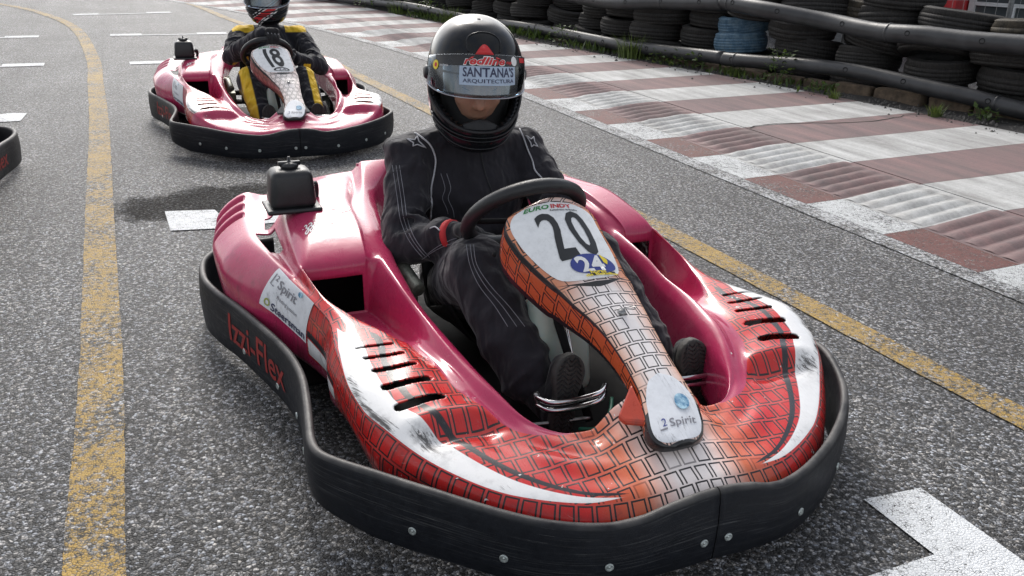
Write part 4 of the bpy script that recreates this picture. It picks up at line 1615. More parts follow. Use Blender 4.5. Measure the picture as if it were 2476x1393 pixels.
# ------------------------------------------------------------------ people
def capsule(mb, a, ra, b, rb, n=14):
    a, b = Vector(a), Vector(b)
    d = (b - a).normalized()
    pts, rs = [], []
    for k in range(4):
        th = R(90 - 28 * k) if k < 3 else 0
        pts.append(a - d * ra * math.sin(th)); rs.append(max(ra * math.cos(th), .001))
    for k in (0.33, 0.66):
        pts.append(a.lerp(b, k)); rs.append(ra * (1 - k) + rb * k)
    for k in range(3, -1, -1):
        th = R(90 - 28 * k) if k < 3 else 0
        pts.append(b + d * rb * math.sin(th)); rs.append(max(rb * math.cos(th), .001))
    mb.tube(pts, rs, n)


def ellipsoid(mb, c, r, rot=None, n=16):
    V, F = [], []
    m = 10
    for i in range(m + 1):
        th = math.pi * (0.02 + 0.96 * i / m)
        for k in range(n):
            a = 2 * math.pi * k / n
            v = Vector((r[0] * math.sin(th) * math.cos(a), r[1] * math.sin(th) * math.sin(a), r[2] * math.cos(th)))
            if rot is not None:
                v = rot @ v
            V.append(v + Vector(c))
    for i in range(m):
        for k in range(n):
            l = (k + 1) % n
            F.append((i * n + k, (i + 1) * n + k, (i + 1) * n + l, i * n + l))
    F.append(tuple(range(n))); F.append(tuple(m * n + k for k in range(n - 1, -1, -1)))
    mb.add(V, F)


def fuse(mb, name, voxel, smooth=6, wrinkle=0.0, wscale=.12):
    """weld overlapping solids into one continuous skin"""
    me = mesh_from('tmp', mb.V, mb.F, True)
    o = bpy.data.objects.new('tmp', me)
    COL.objects.link(o)
    r = o.modifiers.new('r', 'REMESH'); r.mode = 'VOXEL'; r.voxel_size = voxel
    s = o.modifiers.new('s', 'SMOOTH'); s.factor = .5; s.iterations = smooth
    if wrinkle:
        if wrinkle > .006:
            tz = bpy.data.textures.new('creases', 'STUCCI')
            tz.noise_scale = .055; tz.turbulence = 6
            d0 = o.modifiers.new('d0', 'DISPLACE'); d0.texture = tz; d0.strength = wrinkle * .9; d0.mid_level = .5
            d0.texture_coords = 'LOCAL'
        tx = bpy.data.textures.new('folds', 'CLOUDS')
        tx.noise_scale = wscale; tx.noise_depth = 2
        d = o.modifiers.new('d', 'DISPLACE'); d.texture = tx; d.strength = wrinkle; d.mid_level = .5
        d.texture_coords = 'LOCAL'
        s2 = o.modifiers.new('s2', 'SMOOTH'); s2.factor = .5; s2.iterations = 2
    bpy.context.view_layer.update()
    dg = bpy.context.evaluated_depsgraph_get()
    out = bpy.data.meshes.new_from_object(o.evaluated_get(dg))
    out.name = name
    bpy.data.objects.remove(o)
    bpy.data.meshes.remove(me)
    out.polygons.foreach_set('use_smooth', [True] * len(out.polygons))
    return out


def mat_cloth(name, col, two=None, field=None, rough=0.82):
    t = NT(name)
    po = t.coord()
    weave = t.noise(t.vmul(po, (900, 900, 900)), 1.0, 2.0)
    fold = t.noise(t.vmul(po, (10, 10, 5)), 1.0, 2.0, 0.5, 0.5)
    fold2 = t.noise(t.vmul(po, (28, 28, 15)), 1.0, 1.5, 0.5, 0.3)
    c = t.mix(t.noise(po, 12.0, 3.0), tuple(x * .8 for x in col), tuple(x * 1.3 for x in col))
    h = t.math('ADD', t.math('MULTIPLY', fold, 1.0), t.math('MULTIPLY', fold2, 0.35))
    nm = t.bump(h, 0.85, 0.05)
    nm = t.bump(weave, 0.25, 0.0008, nm)
    if two is not None:
        a = t.ramp(t.attr('patch'), -.004, .004)
        c = t.mix(a, c, two)
    return t.set(c, rough, 0.0, nm, Sheen_Weight=0.15, Specular_IOR_Level=0.3)


M['suit'] = mat_cloth('black_race_suit', (0.017, 0.0155, 0.021))
M['suit_y'] = mat_cloth('black_and_yellow_race_suit', (0.013, 0.013, 0.019), (0.72, 0.47, 0.03))
M['sole'] = simple('worn_shoe_rubber', (0.04, 0.038, 0.036), 0.7, 0, 0.4, 40, 0.3, 150)
M['glove'] = mat_cloth('black_glove', (0.016, 0.016, 0.018))
M['piping'] = simple('white_piping', (0.45, 0.45, 0.48), 0.7)
M['stitch'] = simple('grey_stitching', (0.22, 0.22, 0.25), 0.8)
M['glove_red'] = mat_flat('red_glove_cuff', (0.50, 0.02, 0.025), 0.7)
M['skin'] = simple('skin', (0.42, 0.22, 0.15), 0.5, 0, 0.12, 30, 0.1, 200, Subsurface_Weight=0.15)
M['helmet'] = simple('black_gloss_paint', (0.008, 0.009, 0.011), 0.16, 0, 0.2, 20, Coat_Weight=0.0, Specular_IOR_Level=0.34)
M['liner'] = simple('helmet_lining', (0.012, 0.012, 0.013), 0.9, 0, 0.3, 60)
M['brow'] = simple('dark_hair', (0.02, 0.013, 0.01), 0.7)
M['paleblue'] = mat_flat('pale_blue_sticker', (0.42, 0.52, 0.66), 0.35)
M['shade'] = mat_flat('dark_visor_strip', (0.02, 0.02, 0.023), 0.25)


def mat_visor(tint=(0.60, 0.66, 0.70), clear=0.80):
    t = NT('clear_visor')
    tr = t.n('ShaderNodeBsdfTransparent'); tr.inputs['Color'].default_value = (*tint, 1)
    gl = t.n('ShaderNodeBsdfGlossy'); gl.inputs['Roughness'].default_value = .05
    gl.inputs['Color'].default_value = (.9, .95, 1, 1)
    fr = t.n('ShaderNodeFresnel'); fr.inputs['IOR'].default_value = 1.5
    f = t.math('MULTIPLY_ADD', fr.outputs[0], 1.3, 0.05, clamp=True)
    mx_ = t.n('ShaderNodeMixShader')
    t.put(mx_.inputs[0], f)
    t.t.links.new(tr.outputs[0], mx_.inputs[1]); t.t.links.new(gl.outputs[0], mx_.inputs[2])
    t.t.links.new(mx_.outputs[0], t.out.inputs['Surface'])
    return t.m


M['visor'] = mat_visor()

# helmet cross-sections: height, half width, front, back
HS = np.array([(-.178, .074, .128, .035), (-.165, .095, .152, .075), (-.135, .113, .168, .115), (-.09, .127, .170, .145), (-.04, .134, .161, .166), (.01, .136, .152, .176), (.06, .132, .140, .175),
               (.10, .119, .121, .158), (.135, .094, .092, .126), (.155, .066, .062, .090), (.166, .035, .033, .048), (.169, .004, .004, .004)])


def helmet_pt(phi, z, off=0.0):
    """phi: degrees from straight ahead, + to the wearer's left; returns (x, y forward, z)"""
    wx = np.interp(z, HSZ, HSD[:, 1]); yf = np.interp(z, HSZ, HSD[:, 2]); yb = np.interp(z, HSZ, HSD[:, 3])
    a = R(phi)
    e = 2 / 2.25
    sx, cx = math.sin(a), math.cos(a)
    x = -math.copysign(abs(sx) ** e, sx) * (wx + off)
    y = math.copysign(abs(cx) ** e, cx) * ((yf if cx > 0 else yb) + off)
    return np.array([x, y, z])


HSD = pchip(HS, 8)
HSZ = HSD[:, 0]


def helmet_fn(off=.0):
    def fn(phi, z):
        p = helmet_pt(phi, z, off)
        dp = helmet_pt(phi + 1, z, off) - helmet_pt(phi - 1, z, off)
        dzv = helmet_pt(phi, min(z + .002, .168), off) - helmet_pt(phi, z - .002, off)
        n = np.cross(dzv, dp)
        n /= max(np.linalg.norm(n), 1e-9)
        if np.dot(n, [p[0], p[1], p[2] * .6]) < 0: n = -n
        return p, n
    return fn


def port_lo(phi):
    return -.096 + .062 * (abs(phi) / 80) ** 2


def port_hi(phi):
    return .060 - .018 * (abs(phi) / 80) ** 2


def make_helmet(parent, style):
    NZ, NA = 84, 128
    zs = np.interp(np.linspace(0, 1, NZ), np.linspace(0, 1, len(HSZ)), HSZ)
    V, F = [], []
    for z in zs:
        for k in range(NA):
            phi = -180 + 360 * k / NA
            V.append(helmet_pt(phi, z))
    for i in range(NZ - 1):
        for k in range(NA):
            l = (k + 1) % NA
            zc = (zs[i] + zs[i + 1]) / 2
            phi = -180 + 360 * (k + .5) / NA
            if abs(phi) < 80 and port_lo(phi) < zc < port_hi(phi):
                continue
            F.append((i * NA + k, i * NA + l, (i + 1) * NA + l, (i + 1) * NA + k))
    h = obj('helmet', V, F, M['helmet'], parent)
    so = h.modifiers.new('t', 'SOLIDIFY'); so.thickness = .022; so.offset = -1
    # rubber bead round the eye port
    pts = []
    for phi in np.linspace(-80, 80, 40): pts.append(helmet_pt(phi, port_lo(phi), .001))
    for phi in np.linspace(80, -80, 40): pts.append(helmet_pt(phi, port_hi(phi), .001))
    mb = MB(); mb.tube(pts, .0045, 6, closed=True)
    mb.build('port_seal', M['rubber'], h, True)
    # lining
    mb = MB()
    V, F = [], []
    for i in range(14):
        z = -.16 + .30 * i / 13
        for k in range(40):
            phi = -180 + 360 * k / 40
            p = helmet_pt(phi, z, -.03)
            if abs(phi) < 70 and -.10 < z < .07:
                p = p * np.array([1, .62, 1])
            V.append(p)
    for i in range(13):
        for k in range(40):
            l = (k + 1) % 40
            F.append((i * 40 + k, i * 40 + l, (i + 1) * 40 + l, (i + 1) * 40 + k))
    mb.add(V, F)
    mb.build('lining', M['liner'], h, True)
    # chin ridges and breath guard
    for zz, of in ((-.112, .003), (-.124, .0025), (-.150, .001)):
        P = [helmet_pt(phi, zz + .035 * (abs(phi) / 85) ** 2, of) for phi in np.linspace(-75, 75, 40)]
        mb = MB(); mb.tube(P, .0032, 6)
        mb.build('chin_ridge', M['helmet'], h, True)
    V, F = [], []
    for i in range(9):
        phi = -26 + 52 * i / 8
        top = port_lo(phi) + .030 * max(0, 1 - (abs(phi) / 26) ** 1.4)
        a = helmet_pt(phi, port_lo(phi) - .004, -.012); b = helmet_pt(phi, top, -.016)
        V += [a, b, a * np.array([1, .94, 1]), b * np.array([1, .94, 1])]
    for i in range(8):
        a = i * 4
        F += [(a, a + 4, a + 5, a + 1), (a + 1, a + 5, a + 7, a + 3), (a + 3, a + 7, a + 6, a + 2)]
    obj('breath_guard', V, F, M['rubber'], h)
    # visor shell
    vz0, vz1, lift = (-.036, .080, 14.0) if style == 'open' else (-.075, .064, 0.0)
    V, F = [], []
    nz, na = 10, 40
    Rm = Matrix.Rotation(R(lift), 3, 'X')
    piv = Vector((0, 0, .005))

    def vis(phi, z):
        lo = vz0 + .022 * (abs(phi) / 84) ** 2.5
        hi = vz1 - .020 * (abs(phi) / 84) ** 2
        p = helmet_pt(phi, lo + (hi - lo) * z, .007)
        v = Rm @ (Vector(p) - piv) + piv
        return np.array(v)

    def vis_fn(x, y):
        p = vis(x, y)
        dp = vis(x + 1, y) - vis(x - 1, y); dz_ = vis(x, y + .02) - vis(x, y - .02)
        n = np.cross(dz_, dp); n /= np.linalg.norm(n)
        if np.dot(n, p) < 0: n = -n
        return p, n
    for i in range(nz + 1):
        for k in range(na + 1):
            V.append(vis(-84 + 168 * k / na, i / nz))
    F = [(i * (na + 1) + k, i * (na + 1) + k + 1, (i + 1) * (na + 1) + k + 1, (i + 1) * (na + 1) + k) for i in range(nz) for k in range(na)]
    vo = obj('visor', V, F, M['visor'], h)
    so = vo.modifiers.new('t', 'SOLIDIFY'); so.thickness = .002
    mb = MB()
    mb.tube([vis(phi, 0) for phi in np.linspace(-84, 84, 50)], .0013, 6)
    mb.build('visor_rim', M['piping'], vo, True)
    for sg in (-1, 1):
        mb = MB()
        p = helmet_pt(sg * 88, .015, .004)
        mb.lathe([(.0001, .009), (.014, .009), (.019, .004), (.020, 0)], 18, rot_to((-sg, .05, 0)), p)
        mb.build('visor_pivot', M['blackplastic'], h, True)
    fn = helmet_fn()
    if style == 'open':
        V, F = grid2(-62, 66, .74, .99, 26, 4)
        decal('visor_strip', (V, F), vis_fn, M['shade'], vo, .0012)
        decal('visor_sticker', grid2(-26, 36, .30, .735, 20, 5), vis_fn, M['paleblue'], vo, .0012)
        decal('print', fit_text("SANTANA'S", -22, 33, .49, .715, offset=.02), vis_fn, M['navy_ink'], vo, .0020, 4)
        decal('print', fit_text('ARQUITECTURA', -22, 33, .34, .445, offset=.012), vis_fn, M['navy_ink'], vo, .0020, 4)
        decal('print', fit_text('redline', -22, 22, .745, .955, offset=.06, shear=.3), vis_fn, M['white_ink'], vo, .0020, 4)
        decal('print', fit_text('redline', -21.2, 21.2, .765, .935, offset=.03, shear=.3), vis_fn, M['red_ink'], vo, .0027, 4)
        decal('print', fit_text('cup', 23, 31, .77, .85, offset=.03, shear=.3), vis_fn, M['red_ink'], vo, .0024, 4)
        decal('emblem', ellipse2(35, .86, 4.6, .11), vis_fn, M['white_ink'], vo, .0022)
        decal('print', grid2(46, 60, .83, .95, 4, 1), vis_fn, M['red_ink'], vo, .0022)
        decal('emblem', ellipse2(-60, .72, 5.0, .13), vis_fn, M['yellow_ink'], vo, .0020)
        decal('emblem', ellipse2(-59.5, .72, 2.2, .06), vis_fn, M['red_ink'], vo, .0026)
        decal('print', fit_text('SANTANA', -53, -40, .70, .75), vis_fn, M['white_ink'], vo, .0020, 4)
        # raised oval vent and the red peak above it
        P = [fn(24 * math.cos(a) * (1 + .6 * max(0, math.sin(a))), .128 + .026 * math.sin(a)) for a in np.linspace(R(-35), R(215), 30)]
        mb = MB(); mb.tube([p + n * .0005 for p, n in P], .0022, 6)
        mb.build('vent_ridge', M['helmet'], h, True)
        P = []
        for i in range(15):
            u = -1 + 2 * i / 14
            P += [(u * 19, .106 - .010 * u * u), (u * 13, .106 + .024 * (1 - abs(u) ** 1.7) + .0005 - .008 * u * u)]
        V = np.array(P)
        F = [(2 * i, 2 * i + 2, 2 * i + 3, 2 * i + 1) for i in range(14)]
        o = decal('forehead_vent', (V, F), fn, M['red_ink'], h, .004)
        so = o.modifiers.new('t', 'SOLIDIFY'); so.thickness = .006; so.offset = -1
        P = [fn(u * 18, .090 + .010 * (1 - u * u)) for u in np.linspace(-1, 1, 16)]
        mb = MB(); mb.tube([p + n * .001 for p, n in P], .003, 6)
        mb.build('vent_slot', M['rubber'], h, True)
    else:
        band = [(-38, -.155), (-20, -.135), (0, -.105), (22, -.07), (45, -.03), (70, .02), (95, .07)]
        P = smooth_pts(band, 5)
        sc_ = np.array([1, 400.0])
        def strk(off, w):
            Q = P * sc_ + np.array([0, off])
            V, F = stroke2(Q, w)
            return V / sc_, F
        decal('stripe', strk(0, 17), fn, M['white_ink'], h, .0010)
        decal('stripe', strk(0, 12.5), fn, M['red_ink'], h, .0018)
        decal('stripe', strk(-14, 3.0), fn, M['white_ink'], h, .0010)
        decal('stripe', strk(15, 2.0), fn, M['white_ink'], h, .0010)
        for i in range(5):
            decal('print', fit_text('/', 12 + 14 * i, 18 + 14 * i, -.128 + .026 * i, -.104 + .026 * i, offset=.04), fn, M['white_ink'], h, .0016)
    # face behind the port
    mb = MB()
    ellipsoid(mb, (0, .026, -.02), (.076, .092, .105))
    capsule(mb, (0, .098, .018), .010, (0, .122, -.038), .014)
    ellipsoid(mb, (0, .112, -.043), (.019, .016, .010))
    for sg in (-1, 1):
        ellipsoid(mb, (sg * .032, .082, .012), (.020, .020, .015))
        ellipsoid(mb, (sg * .040, .075, -.035), (.026, .022, .022))
        ellipsoid(mb, (sg * .030, .094, .034), (.024, .012, .008))
    ellipsoid(mb, (0, .088, -.078), (.024, .016, .010))
    me = fuse(mb, 'face', .004, 4)
    f = link_mesh('face', me, h, M['skin'])
    for sg in (-1, 1):
        mb = MB()
        mb.tube(smooth_pts([(sg * .016, .107, .037), (sg * .032, .107, .041), (sg * .052, .090, .035)], 4), .004, 6)
        mb.build('eyebrow', M['brow'], f, True)
        mb = MB()
        mb.tube(smooth_pts([(sg * .015, .098, .007), (sg * .032, .104, .002), (sg * .050, .092, .006)], 4), .0018, 6)
        mb.build('eyelash', M['brow'], f, True)
    return h


def grip_hand(name, ang, mat, parent, spread=1.0, thumb=1, stripe=False, from_dir=None):
    """a gloved hand closed round the steering wheel at wheel angle ang: palm outside, four unequal fingers over, thumb along"""
    C = wheel_pt(ang)
    Rd = (C - WHEEL_C).normalized()
    Tg = WHEEL_N.cross(Rd).normalized() * thumb
    Nn = WHEEL_N
    mb = MB()
    tr = .0165 + .011
    tips = []
    palm_c = C + Rd * .012 + Nn * .034
    capsule(mb, palm_c - Tg * .030 - Rd * .006, .020, palm_c + Tg * .030, .022)
    capsule(mb, palm_c - Tg * .026 + Nn * .012 + Rd * .02, .020, palm_c + Tg * .026 + Nn * .014 + Rd * .022, .020)
    lens = [1.0, 1.12, 1.05, .82]
    for i in range(4):
        o = Tg * (.034 - .0225 * i)
        prev = C + o + (Rd * math.cos(R(62)) + Nn * math.sin(R(62))) * (tr + .010)
        rr = .0105 if i < 3 else .0092
        for j, a in enumerate((20, -35, -95, -150)):
            q = C + o + (Rd * math.cos(R(a)) + Nn * math.sin(R(a))) * tr * (1.0 if j else 1.12)
            if j == 3:
                q = prev.lerp(q, lens[i] * .8)
            capsule(mb, prev, rr, q, rr * .94)
            if j == 0: tips.append((prev.copy(), q.copy(), Rd.copy()))
            prev = q; rr *= .95
    a0 = palm_c + Tg * .036
    a1 = C + Tg * .058 + Nn * .022 - Rd * .012
    a2 = C + Tg * .052 + Nn * .002 - Rd * .030
    capsule(mb, a0, .0135, a1, .012)
    capsule(mb, a1, .012, a2, .0105)
    wrist = palm_c + Nn * .055 + Rd * .045 if from_dir is None else palm_c + Vector(from_dir) * .075
    capsule(mb, palm_c + Nn * .012 + Rd * .012, .028, wrist, .033)
    me = fuse(mb, name, .0042, 3)
    g = link_mesh(name, me, parent, mat)
    if stripe:
        for p, q, d in tips:
            m2 = MB()
            m2.tube([p + d * .010, p.lerp(q, .5) + d * .0125, q + d * .012], .0016, 6)
            m2.build('glove_stripe', M['piping'], g, True)
    return g, wrist


def make_shoe(parent, heel, toe, ankle, mat):
    """boot seen sole-on: sole from heel to toe, upper running back to the ankle"""
    heel, toe, ankle = Vector(heel), Vector(toe), Vector(ankle)
    ax = (toe - heel).normalized()                # along the sole, up
    fr = Vector((0, -1, 0)); fr = (fr - ax * fr.dot(ax)).normalized()   # sole faces forward
    sd = ax.cross(fr).normalized()
    L = (toe - heel).length
    mb = MB()
    capsule(mb, heel + ax * .03 - fr * .032, .036, heel + ax * L * .55 - fr * .034, .037)
    capsule(mb, heel + ax * L * .5 - fr * .034, .038, toe - ax * .045 - fr * .028, .036)
    capsule(mb, heel + ax * .045 - fr * .04, .040, ankle, .050)
    me = fuse(mb, 'shoe', .006, 4, .003, .05)
    s = link_mesh('shoe', me, parent, mat)
    # sole: outline with waist, slightly thick, with chevron tread
    out = []
    prof = [(0, .006), (.03, .022), (.10, .031), (.22, .034), (.36, .030), (.5, .031), (.64, .040), (.76, .043), (.88, .036), (.96, .022), (1.0, .006)]
    pr = pchip(np.array(prof), 4)
    left = [(u, -w) for u, w in pr]; right = [(u, w) for u, w in pr[::-1]]
    ring = left + right
    n = len(ring)
    V, F = [], []
    for lay, (d, k) in enumerate(((-.012, 1.0), (.004, 1.03), (.010, 1.0), (.012, .9))):
        for u, w in ring:
            uu = .5 + (u - .5) * (1.0 if k >= 1 else .96)
            V.append(heel + ax * (uu * L) + sd * (w * k) + fr * d)
    for lay in range(3):
        for i in range(n):
            j = (i + 1) % n
            F.append((lay * n + i, lay * n + j, (lay + 1) * n + j, (lay + 1) * n + i))
    F.append(tuple(3 * n + i for i in range(n)))
    F.append(tuple(n - 1 - i for i in range(n)))
    sole = obj('sole', V, F, M['sole'], s, True)
    mb = MB()
    rows = 17
    for i in range(rows):
        u = .06 + .88 * i / (rows - 1)
        w = np.interp(u, pr[:, 0], pr[:, 1]) * .86
        for k in range(4):
            a = -w + 2 * w * k / 4; b = -w + 2 * w * (k + .8) / 4
            zz = .006 * (1 if k % 2 else -1)
            pa = heel + ax * (u * L + zz) + sd * a + fr * .0125
            pb = heel + ax * (u * L - zz) + sd * b + fr * .0125
            mb.tube([pa, pb], .0022, 4)
    tr = mb.build('tread', M['rubber'], s, True)
    tag(tr, kind='stuff')
    return s


def cam_ray(px, py):
    x, y = (px - 1238.0) / 2130.0, (py - 696.5) / 2130.0
    d = cam.matrix_world.to_3x3() @ Vector((x, -y, -1))
    return d.normalized()


def fold_rings(mb, a, b, r, n, seed):
    """bunched cloth: uneven tilted rolls round a limb between a and b"""
    q_ = random.Random(seed)
    a, b = Vector(a), Vector(b)
    d_ = (b - a).normalized()
    x_ = d_.orthogonal().normalized(); y_ = d_.cross(x_)
    for i in range(n):
        c_ = a.lerp(b, (i + .5) / n + q_.uniform(-.06, .06))
        tx_, ty_ = q_.uniform(-.45, .45), q_.uniform(-.45, .45)
        ph_ = q_.uniform(0, 6.28)
        P_, R_ = [], []
        for k_ in range(20):
            t_ = 2 * math.pi * k_ / 20
            ux, uy = math.cos(t_), math.sin(t_)
            P_.append(c_ + (x_ * ux + y_ * uy) * (r * (1 + .02 * math.sin(2 * t_ + ph_))) + d_ * (r * (tx_ * ux + ty_ * uy)))
            R_.append(.0105 * (.55 + .6 * max(0, math.cos(t_ + ph_))))
        mb.tube(P_, R_, 6, closed=True)


def build_body(name, parent, spec, mat, wrinkle=.013, patch=None):
    mb = MB()
    for s in spec:
        if s[0] == 'c':
            capsule(mb, s[1], s[2], s[3], s[4])
        elif s[0] == 'f':
            fold_rings(mb, *s[1:])
        else:
            ellipsoid(mb, s[1], s[2])
    me = fuse(mb, name, .0095, 4, wrinkle, .07)
    if patch:
        co = np.empty(len(me.vertices) * 3); me.vertices.foreach_get('co', co); co = co.reshape(-1, 3)
        at = me.attributes.new('patch', 'FLOAT', 'POINT')
        at.data.foreach_set('value', np.array([patch(p) for p in co], dtype=np.float32))
    return link_mesh(name, me, parent, mat)


def mixp(a, b, u):
    return tuple(x * (1 - u) + y * u for x, y in zip(a, b))


def body_spec(shR, shL, elR, elL, wrR, wrL, knR, knL, anR, anL, dx=0.0):
    return [
        ('e', (-.035, 1.33, .20), (.185, .145, .125)), ('e', (-.04 + dx * .5, 1.36, .34), (.185, .14, .17)), ('e', (-.047 + dx, 1.37, .48), (.200, .140, .17)),
        ('c', shR, .074, shL, .074), ('e', (-.05 + dx, 1.375, .585), (.17, .105, .10)),
        ('c', (-.05 + dx, 1.36, .62), .085, (-.058 + dx, 1.325, .735), .068), ('e', (-.054 + dx, 1.345, .675), (.105, .09, .03)),
        ('c', shR, .076, elR, .060), ('c', elR, .062, wrR, .044), ('c', shL, .076, elL, .060), ('c', elL, .062, wrL, .044),
        ('c', (-.12, 1.28, .175), .105, knR, .094), ('c', knR, .092, anR, .072),
        ('c', (.05, 1.28, .175), .105, knL, .094), ('c', knL, .092, anL, .072),
        ('e', (-.035, 1.20, .17), (.14, .10, .08)),
        ('f', mixp(shR, elR, .62), mixp(elR, wrR, .35), .060, 4, 1), ('f', mixp(shL, elL, .62), mixp(elL, wrL, .35), .060, 4, 2),
        ('f', mixp(elR, wrR, .45), mixp(elR, wrR, .9), .048, 3, 3), ('f', mixp(shR, elR, .12), mixp(shR, elR, .5), .070, 3, 9),
        ('f', mixp(shL, elL, .12), mixp(shL, elL, .5), .070, 3, 10),
        ('f', mixp(knR, anR, .35), mixp(knR, anR, .97), .078, 5, 4), ('f', mixp(knL, anL, .35), mixp(knL, anL, .97), .078, 5, 5),
        ('f', mixp((-.12, 1.28, .175), knR, .45), mixp((-.12, 1.28, .175), knR, .85), .094, 3, 6), ('f', mixp((.05, 1.28, .175), knL, .45), mixp((.05, 1.28, .175), knL, .85), .094, 3, 7),
        ('e', (knR[0], knR[1] + .01, knR[2] + .03), (.072, .08, .06)), ('e', (knL[0], knL[1] + .01, knL[2] + .03), (.072, .08, .06)),
    ]


# --- driver of kart 20
person1 = empty('person', (.4334, 1.5146, 0), KA)
tag(person1, 'person in a black suit and black helmet seated with bowed head in kart 20', 'person', 'kart drivers')
g1, w1 = grip_hand('glove', 232, M['glove'], person1, thumb=-1, from_dir=(-.45, .80, -.30))
g2, w2 = grip_hand('glove', -30, M['glove'], person1, thumb=1, from_dir=(.30, .85, -.40))
spec = body_spec((-.232, 1.375, .605), (.138, 1.375, .600), (-.325, 1.185, .375), (.235, 1.17, .38), tuple(w1), tuple(w2),
                 (-.205, .865, .405), (.150, .875, .385), (-.132, .660, .165), (.238, .65, .165))
spec += [('e', (-.262, 1.375, .632), (.055, .070, .036)), ('e', (.166, 1.375, .626), (.050, .065, .036)), ('e', (-.14, 1.37, .655), (.085, .075, .035)), ('e', (.045, 1.37, .655), (.085, .075, .035))]
body1 = build_body('suit', person1, spec, M['suit'])
for w, el in ((w1, Vector((-.325, 1.185, .375))), (w2, Vector((.235, 1.17, .38)))):
    d = (el - w).normalized()
    mb = MB(); mb.tube([w - d * .006, w + d * .003, w + d * .012], [.044, .047, .046], 18)
    mb.build('glove_cuff', M['glove_red'], person1, True)
make_shoe(person1, (-.108, .515, .070), (-.070, .545, .278), (-.128, .645, .150), M['glove'])
make_shoe(person1, (.300, .500, .068), (.266, .520, .275), (.236, .63, .150), M['glove'])
hel1 = make_helmet(person1, 'open')
hel1.matrix_local = (Matrix.Translation((-.064, 1.262, .853)) @ Matrix.Rotation(R(180 - 11), 4, 'Z') @ Matrix.Rotation(R(-13), 4, 'X') @ Matrix.Rotation(R(-2), 4, 'Y') @ Matrix.Scale(1.02, 4))

# seams, piping and shoulder stars lie on the cloth itself
bpy.context.view_layer.update()
dg = bpy.context.evaluated_depsgraph_get()
bvh1 = BVHTree.FromObject(body1, dg)
mwi = person1.matrix_world.inverted()


def on_suit(px, py):
    o = mwi @ cam.matrix_world.translation
    d = (mwi.to_3x3() @ cam_ray(px, py)).normalized()
    hit, n, i, dist = bvh1.ray_cast(o, d)
    return (hit, n) if hit is not None else None


def seam(name, pts, r, mat, parent=None):
    P = []
    for p in smooth_pts(pts, 5):
        h = on_suit(*p)
        if h and (not P or (h[0] - P[-1]).length < .06):
            P.append(h[0] + h[1] * r * .6)
    if len(P) > 2:
        mb = MB(); mb.tube(P, r, 6)
        mb.build(name, mat, body1, True)


seam('piping', [(1003, 322), (1022, 334), (1040, 350), (1050, 372), (1053, 395), (1047, 430), (1042, 455), (1043, 490), (1042, 530), (1040, 552)], .0028, M['piping'])
seam('piping', [(1040, 553), (1052, 549), (1064, 558)], .0022, M['piping'])
seam('piping', [(1256, 312), (1266, 335), (1276, 362), (1287, 388), (1294, 412), (1310, 430)], .0026, M['piping'])
for dx in (0, 9, 17):
    seam('stitching', [(949 + dx, 400), (955 + dx, 440), (961 + dx, 480), (968 + dx, 530), (984 + dx, 572), (1004 + dx, 602), (1022 + dx, 622)], .0010, M['stitch'])
    seam('stitching', [(1128 + dx, 592), (1136 + dx, 640), (1158 + dx * 1.6, 690), (1196 + dx * 2, 740), (1228 + dx * 2.4, 790)], .0010, M['stitch'])
for dx in (0, 14):
    seam('stitching', [(1066 + dx, 420), (1076 + dx, 455), (1070 + dx, 480), (1082 + dx, 510), (1086 + dx, 550)], .0009, M['stitch'])
    seam('stitching', [(1020 + dx, 628 - dx), (1045 + dx, 610 - dx), (1075 + dx, 595 - dx), (1100 + dx, 588 - dx)], .0009, M['stitch'])
seam('zip', [(1160, 335), (1163, 370), (1168, 400), (1180, 440), (1192, 470)], .0022, M['rubber'])
for st in ([(984, 336), (1003, 339), (1009, 330), (1013, 342), (1030, 358), (1009, 350), (998, 354), (1000, 346), (984, 336)],
           [(1272, 328), (1284, 337), (1290, 331), (1292, 343), (1300, 355), (1290, 351), (1285, 356), (1283, 346), (1272, 328)]):
    P = []
    for i in range(len(st) - 1):
        for u in (0, .33, .66):
            P.append((st[i][0] * (1 - u) + st[i + 1][0] * u, st[i][1] * (1 - u) + st[i + 1][1] * u))
    Q = [on_suit(*p) for p in P]
    Q = [q[0] + q[1] * .0015 for q in Q if q]
    if len(Q) > 6:
        mb = MB(); mb.tube(Q, .0020, 6, closed=True)
        mb.build('star_logo', M['piping'], body1, True)

# --- driver of kart 18
person2 = empty('person', (-1.228, 4.957, 0), R(21.0))
person2.scale = (.925,) * 3
tag(person2, 'person in a black and yellow suit and striped helmet seated in kart 18', 'person', 'kart drivers')
h1, v1 = grip_hand('glove', 78, M['glove'], person2, thumb=1, stripe=True, from_dir=(-.80, .45, .10))
h2, v2 = grip_hand('glove', -18, M['glove'], person2, thumb=1, stripe=True, from_dir=(.45, .75, -.30))


def yellow(p):
    x, y, z = p
    a = b = c = -1
    if abs(x) > .105 and abs(x) < .265 and y > 1.30:                                   # shoulder yokes
        a = z - .645
    if y < 1.15 and z < .47:                                                                       # outer face of the legs
        if x < -.05:
            b = .030 - abs((x + .245 + (y - .93) * .10))
        else:
            b = .026 - abs((x - .205 + (y - .93) * .05))
    if 1.15 <= y < 1.45 and .18 < z < .48:                                                         # flank
        c = .030 - abs(x + .195)
    return max(a, b, c)


